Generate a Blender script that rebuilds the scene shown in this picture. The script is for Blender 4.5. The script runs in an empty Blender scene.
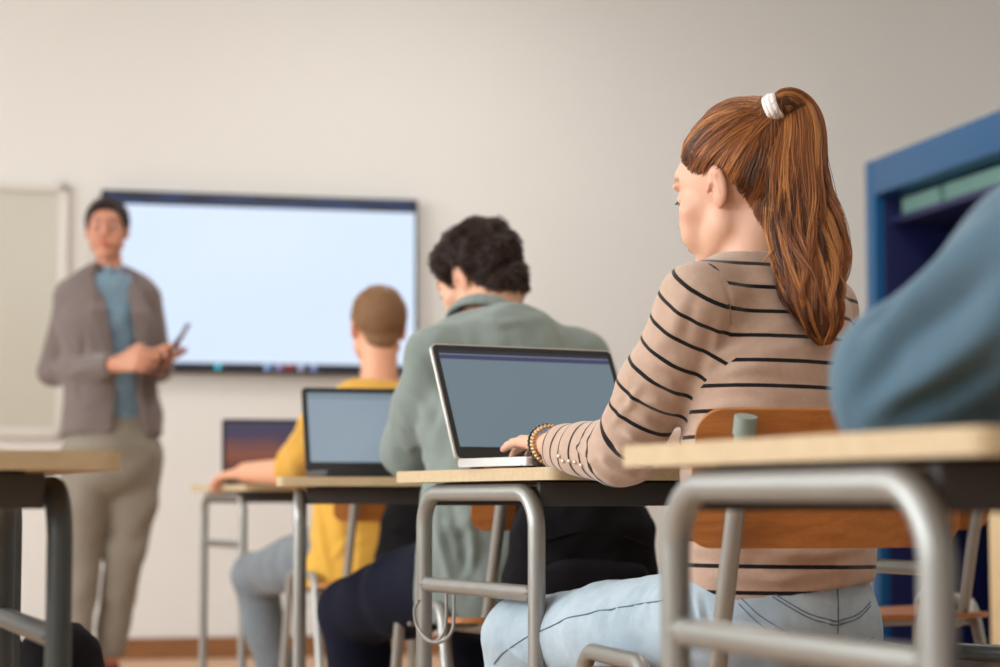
import bpy, bmesh, math, random
import numpy as np
from mathutils import Vector, Matrix
from mathutils.bvhtree import BVHTree

random.seed(7); RNG = np.random.default_rng(7)
SC = bpy.context.scene
COL = SC.collection
FPX = 2090.0; CAMH = 0.67; HOR = 500.0
TH = math.atan((HOR - 333.5) / FPX)

def P(px, py, d):
    """the place at horizontal distance d from the camera that lies on a ray of the lens"""
    u = (px - 500.0) / FPX; v = (333.5 - py) / FPX
    yy = math.cos(TH) - v * math.sin(TH); zz = math.sin(TH) + v * math.cos(TH)
    return np.array([u * d / yy, d, CAMH + zz * d / yy])

AR = math.atan(0.2344)
E1 = np.array([math.cos(AR), math.sin(AR), 0.0]); E2 = np.array([-math.sin(AR), math.cos(AR), 0.0])
def RM(x, y, z=0.0): return E1 * x + E2 * y + np.array([0, 0, z])

def frame(yaw):
    a = math.radians(yaw)
    return np.array([-math.sin(a), math.cos(a), 0.0]), np.array([math.cos(a), math.sin(a), 0.0])
def nv(v):
    v = np.asarray(v, float); return v / max(np.linalg.norm(v), 1e-12)
UP = np.array([0, 0, 1.0])

# ------------------------------------------------------------------ objects
def link(name, me, mat=None, parent=None, smooth=True):
    o = bpy.data.objects.new(name, me); COL.objects.link(o)
    if mat is not None:
        for m in (mat if isinstance(mat, (list, tuple)) else [mat]): me.materials.append(m)
    if smooth and hasattr(me, 'polygons') and len(me.polygons):
        me.polygons.foreach_set('use_smooth', [True] * len(me.polygons))
    if parent is not None:
        o.parent = parent
        o.matrix_parent_inverse = parent_inv(parent)
    return o
def parent_inv(p):
    m = p.matrix_basis.copy(); q = p.parent
    M = Matrix.Identity(4)
    chain = []
    while p is not None: chain.append(p); p = p.parent
    for c in reversed(chain):
        M = M @ c.matrix_parent_inverse @ c.matrix_basis
    return M.inverted()
def empty(name, loc, rz=0.0):
    o = bpy.data.objects.new(name, None); COL.objects.link(o)
    o.empty_display_size = 0.1
    o.matrix_basis = Matrix.Translation(Vector(loc)) @ Matrix.Rotation(rz, 4, 'Z')
    return o
def tag(o, label=None, cat=None, group=None, kind=None):
    if label: o['label'] = label
    if cat: o['category'] = cat
    if group: o['group'] = group
    if kind: o['kind'] = kind
    return o
def mesh_from(V, F, name='m'):
    me = bpy.data.meshes.new(name)
    me.from_pydata([tuple(map(float, v)) for v in V], [], [tuple(map(int, f)) for f in F]); me.update()
    return me
def bm_mesh(bm, name='m'):
    bmesh.ops.recalc_face_normals(bm, faces=bm.faces)
    me = bpy.data.meshes.new(name); bm.to_mesh(me); bm.free(); return me

# ------------------------------------------------------------------ shape helpers into a bmesh
def box(bm, c, size, rot=None, bevel=0.0, seg=2):
    r = bmesh.ops.create_cube(bm, size=1.0); vs = r['verts']
    M = Matrix.Translation(Vector(c)) @ (rot.to_4x4() if rot else Matrix.Identity(4)) @ Matrix.Diagonal((*size, 1))
    bmesh.ops.transform(bm, matrix=M, verts=vs)
    if bevel > 0:
        es = list({e for v in vs for e in v.link_edges})
        bmesh.ops.bevel(bm, geom=es, offset=bevel, segments=seg, affect='EDGES', profile=0.6)
def fillet(pts, r, n=6):
    pts = [Vector(p) for p in pts]; out = [pts[0]]
    for i in range(1, len(pts) - 1):
        a, b, c = pts[i - 1], pts[i], pts[i + 1]
        u = (a - b); w = (c - b); lu, lw = u.length, w.length; u.normalize(); w.normalize()
        ang = u.angle(w)
        if ang > math.pi - 0.02: out.append(b); continue
        t = min(r / math.tan(ang / 2), lu * 0.49, lw * 0.49); rr = t * math.tan(ang / 2)
        s, e = b + u * t, b + w * t
        cen = b + (u + w).normalized() * (rr / math.sin(ang / 2))
        v0, v1 = s - cen, e - cen; th = v0.angle(v1)
        for k in range(n + 1):
            f = k / n
            out.append(cen + (v0 * math.sin((1 - f) * th) + v1 * math.sin(f * th)) / max(math.sin(th), 1e-6))
    out.append(pts[-1]); return out
def tube(bm, pts, r, fil=0.0, seg=16, n=7, radii=None, cap=True, flat=None):
    pts = fillet(pts, fil, n) if fil > 0 else [Vector(p) for p in pts]
    N = len(pts); rings = []
    t0 = (pts[1] - pts[0]).normalized()
    up = Vector((0, 0, 1)) if abs(t0.z) < 0.9 else Vector((1, 0, 0))
    x = t0.cross(up).normalized()
    for i in range(N):
        t = (pts[min(i + 1, N - 1)] - pts[max(i - 1, 0)]).normalized()
        x = (x - t * x.dot(t)).normalized(); y = t.cross(x)
        rr = radii[i] if radii else r
        rings.append([bm.verts.new(pts[i] + (x * math.cos(q) + y * math.sin(q)) * rr) for q in [2 * math.pi * j / seg for j in range(seg)]])
    for i in range(N - 1):
        for j in range(seg):
            bm.faces.new((rings[i][j], rings[i][(j + 1) % seg], rings[i + 1][(j + 1) % seg], rings[i + 1][j]))
    if cap:
        bm.faces.new(list(reversed(rings[0]))); bm.faces.new(rings[-1])
def ball(bm, c, r, seg=12, rot=None):
    rr = r if hasattr(r, '__len__') else (r, r, r)
    M = Matrix.Translation(Vector(c)) @ (rot.to_4x4() if rot else Matrix.Identity(4)) @ Matrix.Diagonal((*rr, 1))
    bmesh.ops.create_uvsphere(bm, u_segments=seg, v_segments=max(6, seg // 2), radius=1.0, matrix=M)
def panel(bm, outline, z0, z1, M=None):
    """prism of a 2D outline between z0 and z1"""
    a = [bm.verts.new((x, y, z0)) for x, y in outline]; b = [bm.verts.new((x, y, z1)) for x, y in outline]
    n = len(a); bm.faces.new(list(reversed(a))); bm.faces.new(b)
    for i in range(n): bm.faces.new((a[i], a[(i + 1) % n], b[(i + 1) % n], b[i]))
    if M: bmesh.ops.transform(bm, matrix=M, verts=a + b)
def rrect(w, h, r, n=6, x0=0, y0=0):
    out = []
    for cx, cy, a0 in ((w / 2 - r, h / 2 - r, 0), (-w / 2 + r, h / 2 - r, 90), (-w / 2 + r, -h / 2 + r, 180), (w / 2 - r, -h / 2 + r, 270)):
        for k in range(n + 1):
            a = math.radians(a0 + 90 * k / n); out.append((x0 + cx + r * math.cos(a), y0 + cy + r * math.sin(a)))
    return out
def auto_smooth(o, ang=35):
    """flat faces stay flat, round ones smooth"""
    me = o.data
    me.polygons.foreach_set('use_smooth', [True] * len(me.polygons))
    bm = bmesh.new(); bm.from_mesh(me)
    for e in bm.edges:
        if len(e.link_faces) == 2 and e.calc_face_angle(0) > math.radians(ang): e.smooth = False
    bm.to_mesh(me); bm.free(); return o

# ------------------------------------------------------------------ materials
def lin(c):
    return tuple(((x / 255) / 12.92 if x / 255 <= 0.04045 else ((x / 255 + 0.055) / 1.055) ** 2.4) for x in c) + (1.0,)
class Mat:
    def __init__(s, name):
        s.m = bpy.data.materials.new(name); s.m.use_nodes = True
        s.nt = s.m.node_tree; s.b = s.nt.nodes['Principled BSDF']; s.L = s.nt.links
    def n(s, t, **kw):
        x = s.nt.nodes.new(t)
        for k, v in kw.items():
            if k in x.inputs.keys() if hasattr(x.inputs, 'keys') else False: x.inputs[k].default_value = v
            else: setattr(x, k, v)
        return x
    def mix(s, fac, a, b):
        m = s.nt.nodes.new('ShaderNodeMix'); m.data_type = 'RGBA'
        for sock, v in ((m.inputs[0], fac), (m.inputs[6], a), (m.inputs[7], b)):
            if hasattr(v, 'is_linked') or isinstance(v, bpy.types.NodeSocket): s.L.new(v, sock)
            else: sock.default_value = v
        return m.outputs[2]
    def noise(s, scale, detail=3, rough=0.5, coord='Object', stretch=None, out='Fac', dist=0.0):
        tc = s.nt.nodes.new('ShaderNodeTexCoord'); mp = s.nt.nodes.new('ShaderNodeMapping')
        s.L.new(tc.outputs[coord], mp.inputs['Vector'])
        if stretch: mp.inputs['Scale'].default_value = stretch
        nz = s.nt.nodes.new('ShaderNodeTexNoise'); nz.inputs['Scale'].default_value = scale
        nz.inputs['Detail'].default_value = detail; nz.inputs['Roughness'].default_value = rough
        nz.inputs['Distortion'].default_value = dist
        s.L.new(mp.outputs[0], nz.inputs['Vector']); return nz.outputs[out]
    def ramp(s, fac, p0, p1, c0=(0, 0, 0, 1), c1=(1, 1, 1, 1)):
        r = s.nt.nodes.new('ShaderNodeValToRGB'); r.color_ramp.elements[0].position = p0; r.color_ramp.elements[1].position = p1
        r.color_ramp.elements[0].color = c0; r.color_ramp.elements[1].color = c1
        s.L.new(fac, r.inputs[0]); return r.outputs[0]
    def math(s, op, a, b=None, c=None):
        m = s.nt.nodes.new('ShaderNodeMath'); m.operation = op
        for i, v in enumerate((a, b, c)):
            if v is None: continue
            if isinstance(v, bpy.types.NodeSocket): s.L.new(v, m.inputs[i])
            else: m.inputs[i].default_value = v
        return m.outputs[0]
    def attr(s, name, out='Fac'):
        a = s.nt.nodes.new('ShaderNodeAttribute'); a.attribute_name = name; return a.outputs[out]
    def base(s, v):
        if isinstance(v, bpy.types.NodeSocket): s.L.new(v, s.b.inputs['Base Color'])
        else: s.b.inputs['Base Color'].default_value = v
    def bump(s, h, strength=0.3, dist=0.001):
        b = s.nt.nodes.new('ShaderNodeBump'); b.inputs['Strength'].default_value = strength; b.inputs['Distance'].default_value = dist
        s.L.new(h, b.inputs['Height']); s.L.new(b.outputs[0], s.b.inputs['Normal'])
    def set(s, **kw):
        for k, v in kw.items(): s.b.inputs[k.replace('_', ' ')].default_value = v
        return s

def simple(name, c, rough=0.5, metal=0.0, var=0.08, scale=20, bump=0.0, bscale=200, spec=0.5, stretch=None):
    M = Mat(name); c = lin(c) if max(c) > 1 else c
    dk = tuple(x * (1 - var) for x in c[:3]) + (1,); lt = tuple(min(1, x * (1 + var)) for x in c[:3]) + (1,)
    M.base(M.mix(M.noise(scale, stretch=stretch), dk, lt))
    M.set(Roughness=rough, Metallic=metal); M.b.inputs['Specular IOR Level'].default_value = spec
    if bump: M.bump(M.noise(bscale, 2), bump, 0.001)
    return M.m
def cloth(name, c, var=0.1, weave=900, rough=0.9, sheen=0.15, mott=25):
    M = Mat(name); c = lin(c)
    dk = tuple(x * (1 - var) for x in c[:3]) + (1,); lt = tuple(min(1, x * (1 + var)) for x in c[:3]) + (1,)
    M.base(M.mix(M.noise(mott, 5, 0.65), dk, lt))
    M.set(Roughness=rough); M.b.inputs['Sheen Weight'].default_value = sheen; M.b.inputs['Specular IOR Level'].default_value = 0.2
    M.bump(M.noise(weave, 2), 0.35, 0.0006)
    return M.m

# ------------------------------------------------------------------ signed distance modelling -> one continuous surface
def smin(a, b, k):
    if k <= 1e-6: return np.minimum(a, b)
    h = np.clip(0.5 + 0.5 * (b - a) / k, 0, 1)
    return b * (1 - h) + a * h - k * h * (1 - h)
class SDF:
    def __init__(s, k=0.01):
        s.pr = []; s.k = k; s.R = np.eye(3); s.o = np.zeros(3); s.sc = 1.0
    def at(s, R=None, o=None, sc=1.0):
        s.R = np.eye(3) if R is None else np.array(R); s.o = np.zeros(3) if o is None else np.array(o, float); s.sc = sc; return s
    def w(s, p): return s.R @ (np.array(p, float) * s.sc) + s.o
    def _add(s, f, lo, hi, k, op): s.pr.append((f, lo, hi, s.k if k is None else k, op))
    def cone(s, a, b, ra, rb=None, k=None, op='+'):
        rb = ra if rb is None else rb
        a = s.w(a); b = s.w(b); ra *= s.sc; rb *= s.sc; ba = b - a; L = max(ba @ ba, 1e-12)
        def f(Q):
            t = np.clip(((Q - a) @ ba) / L, 0, 1)
            return np.linalg.norm(Q - a - t[:, None] * ba, axis=1) - (ra + t * (rb - ra))
        m = max(ra, rb); s._add(f, np.minimum(a, b) - m, np.maximum(a, b) + m, k, op); return s
    def chain(s, pts, rs, k=None):
        for i in range(len(pts) - 1): s.cone(pts[i], pts[i + 1], rs[i], rs[i + 1], k)
        return s
    def ell(s, c, r, R=None, k=None, op='+'):
        c = s.w(c); r = np.array(r, float) * s.sc; Q0 = s.R if R is None else s.R @ np.array(R)
        def f(Q):
            q = (Q - c) @ Q0; k0 = np.linalg.norm(q / r, axis=1); k1 = np.linalg.norm(q / (r * r), axis=1)
            return k0 * (k0 - 1) / np.maximum(k1, 1e-6)
        m = max(r); s._add(f, c - m, c + m, k, op); return s
    def ec(s, a, b, side, ra, rb, k=None, op='+'):
        a = s.w(a); b = s.w(b); side = s.R @ np.array(side, float); ba = b - a; L = max(ba @ ba, 1e-12); ax = ba / math.sqrt(L)
        sv = nv(side - ax * (side @ ax)); fv = np.cross(ax, sv); ra = np.array(ra) * s.sc; rb = np.array(rb) * s.sc
        def f(Q):
            t = np.clip(((Q - a) @ ba) / L, 0, 1); q = Q - a - t[:, None] * ba
            ru = ra[0] + t * (rb[0] - ra[0]); rv = ra[1] + t * (rb[1] - ra[1]); rw = np.minimum(ru, rv)
            u = q @ sv; v = q @ fv; w = q @ ax
            k0 = np.sqrt((u / ru) ** 2 + (v / rv) ** 2 + (w / rw) ** 2)
            k1 = np.sqrt((u / ru ** 2) ** 2 + (v / rv ** 2) ** 2 + (w / rw ** 2) ** 2)
            d = k0 * (k0 - 1) / np.maximum(k1, 1e-6)
            return np.maximum(d, -rw)
        m = max(*ra, *rb); s._add(f, np.minimum(a, b) - m, np.maximum(a, b) + m, k, op); return s
    def body(s, st, side, k=None):
        """st: list of (centre, half width, half depth)"""
        for (a, ra, ra2), (b, rb, rb2) in zip(st[:-1], st[1:]): s.ec(a, b, side, (ra, ra2), (rb, rb2), k)
        return s
    def cut(s, p, n, k=0.003):
        p = s.w(p); n = nv(s.R @ np.array(n, float))
        s._add(lambda Q: -((Q - p) @ n), np.full(3, -99.), np.full(3, 99.), k, '-'); return s
    def cut_near(s, p, n, c, r, k=0.003):
        """cut away what lies beyond the plane, only inside the ball (c, r)"""
        p = s.w(p); n = nv(s.R @ np.array(n, float)); c = s.w(c)
        s._add(lambda Q: np.maximum(-((Q - p) @ n), np.linalg.norm(Q - c, axis=1) - r), c - r, c + r, k, '-'); return s
    def ev(s, Q, prims=None):
        d = np.full(len(Q), 1.0)
        for f, lo, hi, k, op in (s.pr if prims is None else prims):
            v = f(Q)
            if op == '+': d = smin(d, v, k)
            else: d = -smin(-d, v, k)
        return d
    def mesh(s, vox=0.005, nb=12, smooth=2):
        h = vox; B = nb * h
        add = [p for p in s.pr if p[4] == '+']
        lo = np.min([p[1] for p in add], 0) - 2 * B; hi = np.max([p[2] for p in add], 0) + 2 * B
        n = np.ceil((hi - lo) / B).astype(int)
        g = np.stack(np.meshgrid(*[np.arange(k) for k in n], indexing='ij'), -1).reshape(-1, 3)
        c = lo + (g + 0.5) * B
        near = np.zeros(len(g), bool)
        for p in add: near |= np.all((c > p[1] - B) & (c < p[2] + B), axis=1)
        g = g[near]; c = c[near]; dv = s.ev(c); g = g[np.abs(dv) < B * 1.35]
        ax = np.arange(nb + 1); sm = np.stack(np.meshgrid(ax, ax, ax, indexing='ij'), -1).reshape(-1, 3)
        cellk = []; cellv = []; edges = []
        D = n * nb + 4
        key = lambda q: (q[..., 0] * D[1] + q[..., 1]) * D[2] + q[..., 2]
        for blk in g:
            base = blk * nb; cen = lo + (blk + 0.5) * B; r = B * 1.1
            pr = [p for p in s.pr if p[4] == '-' and np.all(cen > p[1] - r - p[3]) and np.all(cen < p[2] + r + p[3]) or
                  p[4] == '+' and np.all(cen > p[1] - r - p[3] * 1.5) and np.all(cen < p[2] + r + p[3] * 1.5)]
            if not pr: continue
            Q = lo + (base + sm) * h
            d = s.ev(Q, pr).reshape(nb + 1, nb + 1, nb + 1); sg = d < 0
            if sg.all() or not sg.any(): continue
            acc = np.zeros((nb, nb, nb, 3)); cnt = np.zeros((nb, nb, nb))
            for a in range(3):
                A = [slice(0, nb + 1)] * 3; Bs = [slice(0, nb + 1)] * 3
                A[a] = slice(0, nb); Bs[a] = slice(1, nb + 1)
                d0 = d[tuple(A)]; d1 = d[tuple(Bs)]; cr = (d0 < 0) != (d1 < 0)
                t = np.where(cr, d0 / np.where(cr, d0 - d1, 1), 0)
                o1, o2 = [x for x in range(3) if x != a]
                for i in (0, 1):
                    for j in (0, 1):
                        sl = [slice(0, nb)] * 3; sl[o1] = slice(i, nb + i); sl[o2] = slice(j, nb + j)
                        c_ = cr[tuple(sl)]; t_ = t[tuple(sl)]
                        acc[..., a] += np.where(c_, t_, 0); acc[..., o1] += np.where(c_, i, 0); acc[..., o2] += np.where(c_, j, 0); cnt += c_
                sl = [slice(0, nb)] * 3
                cc = cr[tuple(sl)]; idx = np.argwhere(cc)
                if len(idx):
                    edges.append(np.concatenate([idx + base, np.full((len(idx), 1), a), (d[tuple(sl)][cc] < 0)[:, None].astype(int)], 1))
            m = cnt > 0; idx = np.argwhere(m)
            v = lo + (base + idx + acc[m] / cnt[m][:, None]) * h
            cellk.append(key(base + idx)); cellv.append(v)
        K = np.concatenate(cellk); V = np.concatenate(cellv); o = np.argsort(K); K = K[o]; V = V[o]
        E = np.concatenate(edges); faces = []
        for a in range(3):
            e = E[E[:, 3] == a]; 
            if not len(e): continue
            o1, o2 = [(1, 2), (2, 0), (0, 1)][a]; q = []
            for i, j in ((0, 0), (-1, 0), (-1, -1), (0, -1)):
                c_ = e[:, :3].copy(); c_[:, o1] += i; c_[:, o2] += j
                kk = key(c_); ix = np.searchsorted(K, kk); ix = np.clip(ix, 0, len(K) - 1); ix = np.where(K[ix] == kk, ix, -1); q.append(ix)
            q = np.stack(q, 1); ok = (q >= 0).all(1); q = q[ok]; ins = e[ok][:, 4] == 1
            q[~ins] = q[~ins][:, ::-1]; faces.append(q)
        F = np.concatenate(faces)
        V = relax(V, F, smooth)
        return V, F
def relax(V, F, it, lam=0.5):
    if it <= 0: return V
    e = np.concatenate([F[:, [0, 1]], F[:, [1, 2]], F[:, [2, 3]], F[:, [3, 0]]])
    for _ in range(it):
        acc = np.zeros_like(V); cnt = np.zeros(len(V))
        for a, b in ((0, 1), (1, 0)):
            for c in range(3): acc[:, c] += np.bincount(e[:, a], V[e[:, b], c], len(V))
            cnt += np.bincount(e[:, a], minlength=len(V))
        V = V + lam * (acc / np.maximum(cnt, 1)[:, None] - V)
    return V
def normals(V, F):
    n = np.cross(V[F[:, 2]] - V[F[:, 0]], V[F[:, 3]] - V[F[:, 1]]); N = np.zeros_like(V)
    for j in range(4):
        for c in range(3): N[:, c] += np.bincount(F[:, j], n[:, c], len(V))
    return N / np.maximum(np.linalg.norm(N, axis=1), 1e-12)[:, None]
def np_mesh(V, F, name='m'):
    me = bpy.data.meshes.new(name); nf = len(F); w = F.shape[1]
    me.vertices.add(len(V)); me.vertices.foreach_set('co', V.astype(np.float32).ravel())
    me.loops.add(nf * w); me.loops.foreach_set('vertex_index', F.astype(np.int32).ravel())
    me.polygons.add(nf); me.polygons.foreach_set('loop_start', np.arange(0, nf * w, w, dtype=np.int32))
    try: me.polygons.foreach_set('loop_total', np.full(nf, w, dtype=np.int32))
    except Exception: pass
    me.update(calc_edges=True); me.validate(); return me
def set_attr(me, name, vals):
    vals = np.asarray(vals, np.float32)
    if vals.ndim == 1:
        a = me.attributes.new(name, 'FLOAT', 'POINT'); a.data.foreach_set('value', vals)
    else:
        a = me.attributes.new(name, 'FLOAT_VECTOR', 'POINT'); a.data.foreach_set('vector', vals.ravel())

def segdist(Q, a, b):
    a = np.asarray(a); b = np.asarray(b); ba = b - a; L = max(ba @ ba, 1e-12)
    t = np.clip(((Q - a) @ ba) / L, 0, 1); return np.linalg.norm(Q - a - t[:, None] * ba, axis=1), t
def folds(V, N, lst):
    """lst: (a, b, width, height): a soft ridge with valleys along it; ends fade out"""
    h = np.zeros(len(V))
    for a, b, w, amp in lst:
        d, t = segdist(V, a, b); x = d / w
        h += amp * (1 - 1.3 * x * x) * np.exp(-x * x) * np.clip(np.sin(np.pi * (0.06 + 0.88 * t)), 0, 1) ** 0.6
    return V + N * h[:, None]
_W = RNG.normal(size=(40, 3)); _PH = RNG.uniform(0, 6.28, 40)
def wav(Q, freq, seed=0, n=8, stretch=(1, 1, 1)):
    o = np.zeros(len(Q)); Q = Q * np.array(stretch)
    Q = Q + 0.25 / freq * np.stack([np.sin(freq * 2.1 * Q[:, 1] + seed), np.sin(freq * 1.9 * Q[:, 2] + 2 + seed), np.sin(freq * 2.3 * Q[:, 0] + 4)], 1)
    for i in range(n):
        j = (i + seed * 7) % 40; o += np.sin(Q @ nv(_W[j]) * freq * (0.7 + 0.9 * i / n) * 6.28 / 2 + _PH[j])
    return o / math.sqrt(n)

def rot3(yaw, pitch=0, roll=0):
    """columns: right, forward, up of a head turned left by yaw, nodding down by pitch, tilting by roll"""
    M = Matrix.Rotation(math.radians(yaw), 3, 'Z') @ Matrix.Rotation(math.radians(-pitch), 3, 'X') @ Matrix.Rotation(math.radians(roll), 3, 'Y')
    return np.array(M)

def head_prims(S, R, o, sc=1.0, female=False, ears=True):
    S.at(R, o, sc); k = 0.014
    S.ell((0, -.014, .036), (.074, .092, .084), k=.01)
    S.ell((0, .022, -.018), (.062, .066, .082), k=.02)
    S.ell((0, .03, .03), (.062, .062, .062), k=.02)
    j = .046 if female else .051
    for x in (-1, 1):
        S.cone((x * j, .012, -.052), (x * .015, .075, -.096), .019, .016, k=.022)
        S.ell((x * .043, .062, -.018), (.022, .022, .02), k=.018)
        S.ell((x * .03, .074, -.05), (.024, .02, .024), k=.02)
    S.ell((0, .084, -.096), (.02, .015, .015), k=.014)
    S.ell((0, .078, .036), (.044, .018, .018), k=.016)
    for x in (-1, 1):
        S.ell((x * .031, .1, .006), (.017, .013, .011), k=.012, op='-')
        S.ell((x * .031, .080, .005), (.0145, .0125, .0105), k=.004)
        S.ell((x * .031, .087, .024), (.018, .006, .005), k=.008)
    S.cone((0, .088, .012), (0, .108, -.023), .0075, .0085, k=.009)
    S.ell((0, .106, -.026), (.0095, .0095, .0085), k=.006)
    for x in (-1, 1): S.ell((x * .011, .098, -.029), (.0065, .0085, .0062), k=.005)
    S.ell((0, .088, -.06), (.026, .014, .016), k=.01)
    S.ell((0, .0985, -.0555), (.021, .008, .0048), k=.004)
    S.ell((0, .097, -.0655), (.018, .0085, .0058), k=.004)
    S.ell((0, .1065, -.0602), (.024, .006, .0012), k=.002, op='-')
    if ears:
        for x in (-1, 1):
            er = np.array(Matrix.Rotation(math.radians(x * 22), 3, 'Z') @ Matrix.Rotation(math.radians(-12), 3, 'X'))
            S.ell((x * .0745, -.004, .004), (.0075, .017, .030), R=er, k=.004)
            S.ell((x * .0745, -.001, -.021), (.006, .011, .012), R=er, k=.006)
            S.ell((x * .0855, .001, .005), (.0092, .0092, .0185), R=er, k=.0025, op='-')
            S.cone((x * .0785, .012, -.004), (x * .0785, .008, .004), .0035, .003, k=.003)
            S.cone((x * .081, -.008, -.008), (x * .083, -.006, .014), .0024, .0026, k=.003)
    S.at(); return S

def hand_prims(S, wrist, yd, xd, flex, spread=0.0, sc=1.0, thumb=(35, 25), side=1):
    """wrist point, yd towards the fingers, xd towards the thumb (world); z = dorsal. flex: four (mcp, pip) angles"""
    yd = nv(yd); xd = nv(np.asarray(xd) - yd * (np.asarray(xd) @ yd)); zd = np.cross(xd, yd) * side
    R = np.stack([xd, yd, zd], 1); S.at(R, wrist, sc)
    S.ec((0, -.02, 0), (0, .02, 0), (1, 0, 0), (.026, .019), (.028, .018), k=.008)
    mc = [(.030, .088), (.010, .092), (-.010, .087), (-.028, .079)]; ln = [(.042, .024, .020), (.046, .028, .021), (.042, .026, .020), (.033, .020, .018)]
    tips = []
    for i, ((x, y), l) in enumerate(zip(mc, ln)):
        S.cone((x * .55, .015, 0), (x, y, 0), .0135, .0105, k=.010)
        a = 0.0; p = np.array([x, y, 0.0]); r = [.0098, .0088, .0078, .0066] if i < 3 else [.0088, .0078, .0068, .0058]
        sp = math.radians(spread * (1.5 - i))
        for s_, L in enumerate(l):
            a += math.radians(flex[i][0] if s_ == 0 else flex[i][1] * (1 if s_ == 1 else .65))
            q = p + L * np.array([math.sin(sp) * math.cos(a), math.cos(sp) * math.cos(a), -math.sin(a)])
            S.cone(p, q, r[s_], r[s_ + 1], k=.0035); p = q
        tips.append(S.w(p))
    t0, t1 = math.radians(thumb[0]), math.radians(thumb[1])
    p = np.array([.018, .018, -.006]); S.cone((.008, .01, -.004), (.030, .045, -.012), .015, .012, k=.012)
    d = np.array([math.sin(t0), math.cos(t0), -math.sin(t1)]); d = d / np.linalg.norm(d)
    a = p + d * .040; b = a + nv(d * 1.0 + np.array([-.25, .2, 0])) * .032; c = b + nv(d + np.array([-.6, .4, 0])) * .024
    S.cone(p, a, .0135, .0112, k=.01); S.cone(a, b, .0102, .0092, k=.004); S.cone(b, c, .009, .0068, k=.003); tips.append(S.w(c))
    S.at(); return tips

def sdf_obj(S, name, vox, mat, parent, smooth=2, disp=None, attrs=None):
    V, F = S.mesh(vox, smooth=smooth)
    if disp is not None: V = disp(V, normals(V, F))
    me = np_mesh(V, F, name)
    if attrs:
        for k, f in attrs.items(): set_attr(me, k, f(V) if callable(f) else f)
    o = link(name, me, mat, parent)
    return o, V, F

def cap_from(V, F, mask, off, name, mat, parent, inner=0.004):
    """shell over part of a surface: mask 0..1 per vertex, off(V)->height; closed with an inner side"""
    N = normals(V, F); fm = (mask[F] > 0).all(1); Fk = F[fm]; used = np.unique(Fk); mp = -np.ones(len(V), int); mp[used] = np.arange(len(used))
    Fk = mp[Fk]; Vo = V[used] + N[used] * off[used][:, None]; Vi = V[used] - N[used] * inner
    n = len(used); e = {}
    for f in Fk:
        for j in range(4):
            a, b = int(f[j]), int(f[(j + 1) % 4]); e[(a, b)] = 1
    rim = [(a, b) for (a, b) in e if (b, a) not in e]
    Fs = [Fk, Fk[:, ::-1] + n]
    if rim: Fs.append(np.array([[b, a, a + n, b + n] for a, b in rim]))
    Fa = np.concatenate(Fs); Va = np.concatenate([Vo, Vi])
    me = np_mesh(Va, Fa, name)
    return link(name, me, mat, parent), Vo, Fk
def hair_obj(name, strands, radius, mat, parent, tip=0.3):
    """strands: array (n, m, 3)"""
    n, m, _ = strands.shape
    hc = bpy.data.hair_curves.new(name); hc.add_curves([m] * n)
    hc.points.foreach_set('position', strands.astype(np.float32).ravel())
    r = np.tile(np.linspace(1, tip, m) * radius, n).astype(np.float32)
    if 'radius' in hc.attributes: hc.attributes['radius'].data.foreach_set('value', r)
    else: hc.attributes.new('radius', 'FLOAT', 'POINT').data.foreach_set('value', r)
    hc.materials.append(mat)
    o = bpy.data.objects.new(name, hc); COL.objects.link(o)
    if parent is not None: o.parent = parent; o.matrix_parent_inverse = parent_inv(parent)
    return o
def hairmat(name, c, rough=0.3, var=0.25):
    m = bpy.data.materials.new(name); m.use_nodes = True; nt = m.node_tree; nt.nodes.clear()
    out = nt.nodes.new('ShaderNodeOutputMaterial'); b = nt.nodes.new('ShaderNodeBsdfPrincipled')
    hi = nt.nodes.new('ShaderNodeHairInfo'); mx = nt.nodes.new('ShaderNodeMix'); mx.data_type = 'RGBA'
    c = lin(c)
    mx.inputs[6].default_value = tuple(x * (1 - var) for x in c[:3]) + (1,); mx.inputs[7].default_value = tuple(min(1, x * (1 + var)) for x in c[:3]) + (1,)
    nt.links.new(hi.outputs['Random'], mx.inputs[0]); nt.links.new(mx.outputs[2], b.inputs['Base Color'])
    b.inputs['Roughness'].default_value = rough; b.inputs['Specular IOR Level'].default_value = 0.4
    nt.links.new(b.outputs[0], out.inputs[0]); return m

def crs(A, s):
    n = len(A) - 1; x = s * n; i = np.clip(x.astype(int), 0, n - 1); f = (x - i)
    g = lambda k: A[np.clip(k, 0, n)]
    p0, p1, p2, p3 = g(i - 1), g(i), g(i + 1), g(i + 2); f = f.reshape(-1, *([1] * (A.ndim - 1)))
    return .5 * ((2 * p1) + (-p0 + p2) * f + (2 * p0 - 5 * p1 + 4 * p2 - p3) * f ** 2 + (-p0 + 3 * p1 - 3 * p2 + p3) * f ** 3)
def crs_list(pts, n): return [tuple(p) for p in crs(np.array(pts, float), np.linspace(0, 1, n))]
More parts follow.
